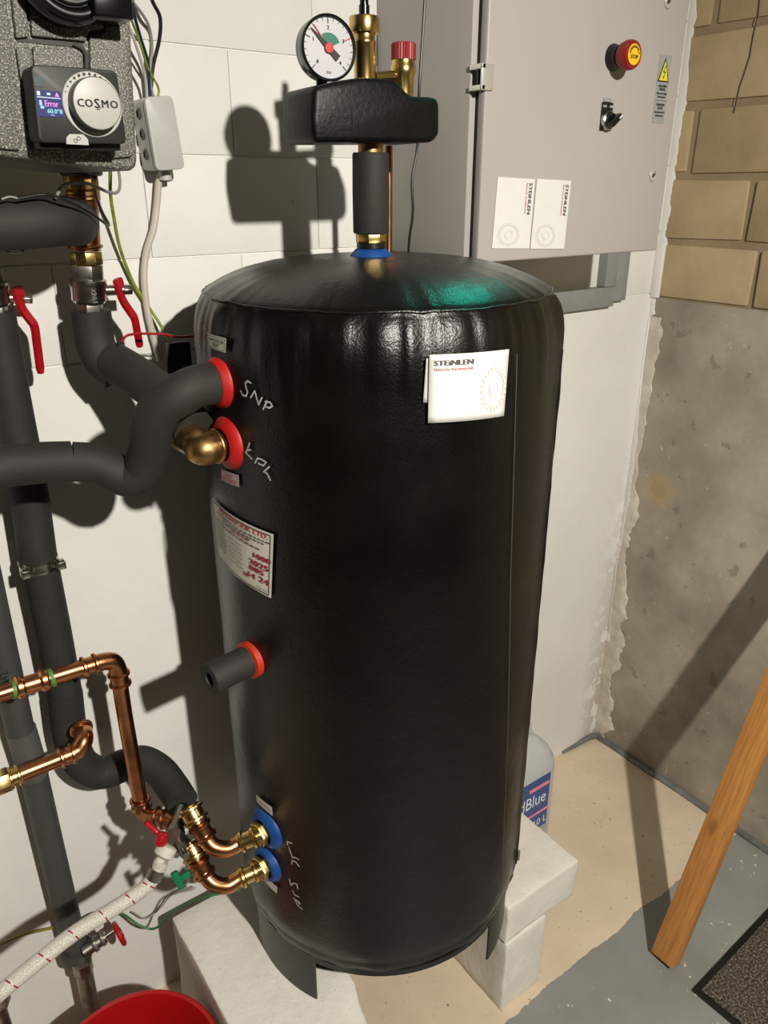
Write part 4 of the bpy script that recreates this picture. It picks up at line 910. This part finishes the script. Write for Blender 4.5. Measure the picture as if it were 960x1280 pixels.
# ------------------------------------------------------------------ pump group with controller
pg = thing('pump_group', 'grey speckled foam pump group shell with round dial controller', 'pump group', at(60, 200, 1.0))
YS = .885
def poly(bm, pts, y, d, bev=.003, seg=2): extr(bm, [at(*p, y) for p in pts], V(0, d, 0), bev, seg)
bm = B(); poly(bm, [(-90, -60), (160, -60), (173, 203), (169, 212), (160, 214), (60, 203), (0, 195), (-90, 187)], YS, .25, .006, 3); obj('shell', bm, M_epp, pg, 'grey speckled foam shell')
for pts in ([(-90, -60), (5, -60), (8, 0), (20, 90), (26, 188), (-90, 178)], [(9, -60), (30, -60), (32, 0), (37, 46), (20, 48), (15, 0)], [(34, -60), (128, -60), (131, 36), (112, 38), (108, 52), (40, 45)],
            [(41, 57), (72, 61), (98, 58), (104, 62), (106, 100), (44, 100)], [(20, 59), (38, 59), (42, 70), (42, 100), (26, 100)], [(134, -60), (156, -60), (166, 196), (140, 198), (114, 110), (112, 44), (132, 40)]):
    bm = B(); poly(bm, pts, YS-.006, .008, .002, 2); obj('shell_panel', bm, M_epp, pg)
bm = B(); poly(bm, [(18, 47), (22, 52), (105, 60), (104, 53)], YS-.001, .003, 0); tube(bm, [at(92, 55, YS-.008), at(102, 60, YS-.009), at(108, 70, YS-.008), at(108, 90, YS-.006)], .0022, 8); obj('cable_slot', bm, M_gap, pg)
c = at(74, -33, YS-.006); bm = B(); lathe(bm, [(.043, 0), (.045, .004), (.045, .024), (.042, .030), (.034, .032), (.031, .028), (.001, .028)], frame(c, FY), 56); pump = obj('pump_motor', bm, M_blackg, pg, 'black round pump motor')
bm = B(); ring(bm, c+FY*.030, FY, .037, .003, 48); ring(bm, c+FY*.029, FY, .027, .003, 48); obj('motor_rim', bm, M_black, pump)
bm = B(); box(bm, tuple(at(119, 20, YS-.05)+V(0, 0, 0)), tuple(at(163, -30, YS-.05)+V(0, .05, 0)), .003); obj('terminal_box', bm, M_blackg, pump)
# controller
YF = .842
quad = [(38, 80), (146, 88), (159, 180), (49, 178)]
def rrect(q, y, r=.006):
    Q = [at(*p, y) for p in q]; out = []
    for i in range(4):
        p, a, b = Q[i], Q[i-1], Q[(i+1) % 4]; u = (a-p).normalized()*r; v = (b-p).normalized()*r
        for t in range(5):
            s = t/4; out.append((p+u)*(1-s)**2+p*2*s*(1-s)+(p+v)*s*s)
    return out
bm = B(); extr(bm, rrect(quad, YF), V(0, .036, 0), .0016, 2); ctrl = obj('controller', bm, M_ctrl, pg, 'dark controller with screen and pale dial knob')
bm = B(); box(bm, tuple(at(50, 186, YF+.012)), tuple(at(150, 172, YF+.012)+V(0, .034, 0)), .002); obj('controller_foot', bm, M_black, ctrl)
def cq(name, q, m, e=.0006, parent=None, d=.0006):
    bm = B(); extr(bm, [at(*p, YF-e) for p in q], V(0, d, 0)); return obj(name, bm, m, parent or ctrl)
cq('teal_window', [(41.5, 96), (54.5, 97), (55, 108.5), (43.5, 107.5)], M_teal)
scr = cq('screen', [(43.5, 112), (76, 115), (80.5, 147), (48.5, 145)], M_screen)
sQ = [at(*p, YF-.0010) for p in ((43.5, 112), (76, 115), (80.5, 147), (48.5, 145))]
def sf(x, y): return sQ[0]*(1-x)*y+sQ[1]*x*y+sQ[2]*x*(1-y)+sQ[3]*(1-x)*(1-y)
bm = B(); text(bm, 'Error', sf, .56, .50, .34, .52, bold=.006); add(bm, [sf(.74, .80), sf(.92, .80), sf(.83, .97)], [(0, 1, 2)]); obj('screen_error', bm, M_iconp, scr, fix=False)
bm = B(); add(bm, [sf(.04, .72), sf(.96, .72), sf(.96, .755), sf(.04, .755)], [(0, 1, 2, 3)]); add(bm, [sf(.06, .80), sf(.18, .80), sf(.18, .96), sf(.06, .96)], [(0, 1, 2, 3)]); add(bm, [sf(.44, .84), sf(.58, .84), sf(.58, .92), sf(.44, .92)], [(0, 1, 2, 3)]); obj('screen_icons', bm, M_icon, scr, fix=False)
bm = B(); text(bm, '60.0°8', sf, .66, .215, .24, .58, bold=.008); add(bm, [sf(.10, .42), sf(.20, .42), sf(.20, .62), sf(.10, .62)], [(0, 1, 2, 3)]); add(bm, [sf(.12, .30), sf(.26, .30), sf(.26, .40), sf(.12, .40)], [(0, 1, 2, 3)]); text(bm, 'MIN', sf, .55, .06, .1, .16); obj('screen_digits', bm, M_iconc, scr, fix=False)
kc = at(115.5, 131, YF); kM = frame(kc, FY, V(1, 0, 0))
bm = B(); lathe(bm, [(.016, 0), (.0282, 0), (.0282, .001), (.0276, .0016), (.016, .0016)], kM, 56); dialr = obj('dial_ring', bm, M_knob, ctrl, 'pale ring with printed dots')
bm = B()
for k in range(11):
    a = math.radians(158-k*11.5); s_ = .0006+.0009*math.sin(PI*k/10); c_ = V(.0258*math.cos(a), .0258*math.sin(a), .0019)
    add(bm, [kM @ (c_+V(s_*math.cos(t), s_*math.sin(t), 0)) for t in [PI/4*j for j in range(8)]], [tuple(range(8))])
obj('dial_dots', bm, M_ink, dialr, fix=False)
bm = B(); lathe(bm, [(.0232, .0016), (.0228, .0150), (.0222, .0158)], kM, 56); knob = obj('knob_rim', bm, M_knobside, ctrl, 'grey knob rim')
bm = B(); lathe(bm, [(.001, .0160), (.0214, .0160), (.0224, .0156), (.0224, .0150), (.001, .0150)], kM, 56); kf = obj('knob_face', bm, M_knob, knob, 'pale grey knob face')
kfn = lambda x, y: kM @ V(x, y, .0164); bm = B()
for ch, x, h in (('C', -.0158, .0094), ('O', -.0082, .0094), ('S', -.0006, .0115), ('M', .0070, .0094), ('O', .0156, .0094)): text(bm, ch, kfn, x, -.0005, h, rot=0, bold=.0004)
strip(bm, [(-.0016, -.0052), (.0012, -.005), (.0026, -.0028)], .0007, kfn); obj('knob_lettering', bm, M_ink, kf, fix=False)
bm = B(); bq = [(83, 180), (83, 172), (87, 167.5), (104, 168), (110, 174), (111, 181.5)]; extr(bm, [at(*p, YF-.0012) for p in bq], V(0, .0014, 0)); bt2 = obj('pair_button', bm, M_knob, ctrl, 'pale pairing button')
bm = B(); ring(bm, at(94.5, 176, YF-.0014), FY, .0016, .0003, 16, 5); ring(bm, at(98.5, 173, YF-.0014), FY, .0016, .0003, 16, 5); obj('link_icon', bm, M_ink, bt2)
# black foam cross pipe under the pump
p4 = thing('insulated_pipe', 'short thick foam-covered pipe crossing below the pump group', 'pipe', at(40, 290, 1.08))
foam(p4, [at(-70, 283, .975), at(0, 281, .975), at(50, 278, .975), at(74, 276, .985), at(88, 277, 1.01), at(95, 278, 1.05)], .0275)

# ------------------------------------------------------------------ junction box and wiring
jb = thing('junction_box', 'small grey junction box on the wall beside the pump group', 'junction box', at(205, 215, YB))
q = [(180, 121), (216, 119), (232, 211), (196, 214)]
JQ = rrect(q, 1.145, r=.008); JS = [p+V(0, .010, 0) for p in JQ]
bm = B(); extr(bm, JQ, V(0, .0095, 0), .002, 2); obj('box_lid', bm, M_bbox, jb)
bm = B(); extr(bm, JS, V(0, .0445, 0), .001, 1); obj('box_base', bm, M_bbox, jb)
for k in (.2, .48, .76):
    e = at(180, 121, 1.145)*(1-k)+at(196, 214, 1.145)*k+V(-.0002, .030, 0); bm = B(); lathe(bm, [(.0075, 0), (.0075, .0014), (.005, .0022), (.0045, .0006), (.001, .0006)], frame(e, V(-1, 0, 0)), 20); obj('grommet', bm, M_knobside, jb)
bm = B(); cyl(bm, at(206, 214, 1.178), V(0, 0, -1), .009, .012, 18); obj('cable_gland', bm, M_bbox, jb)
def wire(name, pts, r, m, label, cat='cable', grp=None):
    bm = B(); tube(bm, [at(px, py, y) for px, py, y in pts], r, 10, 7); return obj(name, bm, m, None, label, cat, grp)
wire('power_cable', [(206, 212, 1.178), (199, 225, 1.185), (196, 255, 1.187), (192, 285, 1.187), (183, 315, 1.188), (180, 345, 1.188), (183, 380, 1.188), (190, 415, 1.188), (200, 450, 1.188)], .0052, M_wirew, 'thick white cable running down from the junction box')
for pts, r, m, lab in (
        ([(183, -30, 1.13), (190, 0, 1.14), (200, 22, 1.15), (199, 50, 1.16), (191, 85, 1.17), (188, 125, 1.175)], .0026, M_wireb, 'black cable curving into the top of the junction box'),
        ([(165, -20, 1.12), (166, 10, 1.13), (175, 45, 1.15), (185, 80, 1.165), (187, 125, 1.175)], .0022, M_wireblue, 'dark blue wire running to the junction box'),
        ([(160, 0, 1.12), (168, 5, 1.13), (185, 30, 1.15), (190, 60, 1.165), (187, 95, 1.17), (192, 125, 1.175)], .002, M_wireg, 'grey wire arching over to the junction box'),
        ([(156, 25, 1.12), (164, 40, 1.13), (176, 75, 1.15), (182, 100, 1.165), (184, 125, 1.175)], .002, M_bbox, 'pale grey wire close to the pump shell'),
        ([(160, 15, 1.12), (172, 45, 1.14), (185, 85, 1.165), (198, 110, 1.175), (196, 125, 1.175)], .0016, M_wireyg, 'yellow-green wire entering the junction box')):
    wire('wire', pts, r, m, lab)
wire('earth_wire', [(138, 205, 1.12), (138, 240, 1.14), (142, 270, 1.16), (150, 310, 1.18), (165, 350, 1.188), (180, 375, 1.188), (198, 402, 1.18), (212, 426, 1.165)], .0024, M_wireyg, 'green and yellow earth wire hanging below the pump group')
wire('wire', [(70, 247, .955), (78, 233, .97), (95, 228, .98), (115, 231, .99), (135, 240, 1.02), (147, 240, 1.05), (150, 228, 1.08), (147, 205, 1.1)], .0019, M_wireg, 'grey wire looping under the pump group')
wire('wire', [(22, 248, .945), (55, 243, .945), (80, 249, .94), (112, 265, .97), (136, 282, 1.02), (128, 265, 1.06), (120, 245, 1.08), (119, 225, 1.09), (124, 205, 1.1)], .0016, M_wireb, 'black wire bent sharply below the pump group')
wire('wire', [(2, 249, .945), (12, 246, .945), (23, 248, .945)], .0011, M_wireg, 'bare wire end at the left edge')
wire('wire', [(0, 305, .975), (10, 315, .975), (25, 316, .975), (33, 306, .975)], .0013, M_wireb, 'thin wire loop hanging under the crossing foam pipe')
wire('wire', [(152, 427, 1.06), (160, 419, 1.06), (180, 417, 1.07), (205, 418, 1.08), (222, 421, 1.09), (242, 420, 1.10)], .0018, M_wirered, 'red wire running behind the tank')
bm = B(); extr(bm, [at(*p, 1.10) for p in ((207, 430), (237, 427), (241, 463), (210, 467))], V(0, .006, 0)); obj('foam_offcut', bm, M_foam, None, 'small dark square foam piece between wall and tank', 'foam piece')
wire('wire', [(-20, 1186, 1.18), (0, 1180, 1.18), (30, 1168, 1.185), (65, 1160, 1.19)], .0026, M_wiregold, 'yellow wire at the left edge low on the wall')
wire('earth_wire', [(100, 1150, 1.185), (120, 1141, 1.18), (150, 1141, 1.17), (175, 1157, 1.15), (195, 1160, 1.13), (215, 1140, 1.08), (250, 1123, .98), (300, 1112, .93)], .0023, M_wiregr, 'green wire sagging toward the tank foot')
wire('wire', [(165, 1140, 1.185), (182, 1148, 1.185), (200, 1135, 1.185), (215, 1118, 1.18), (240, 1108, 1.16)], .0018, M_wireg, 'thin grey wire low on the wall')
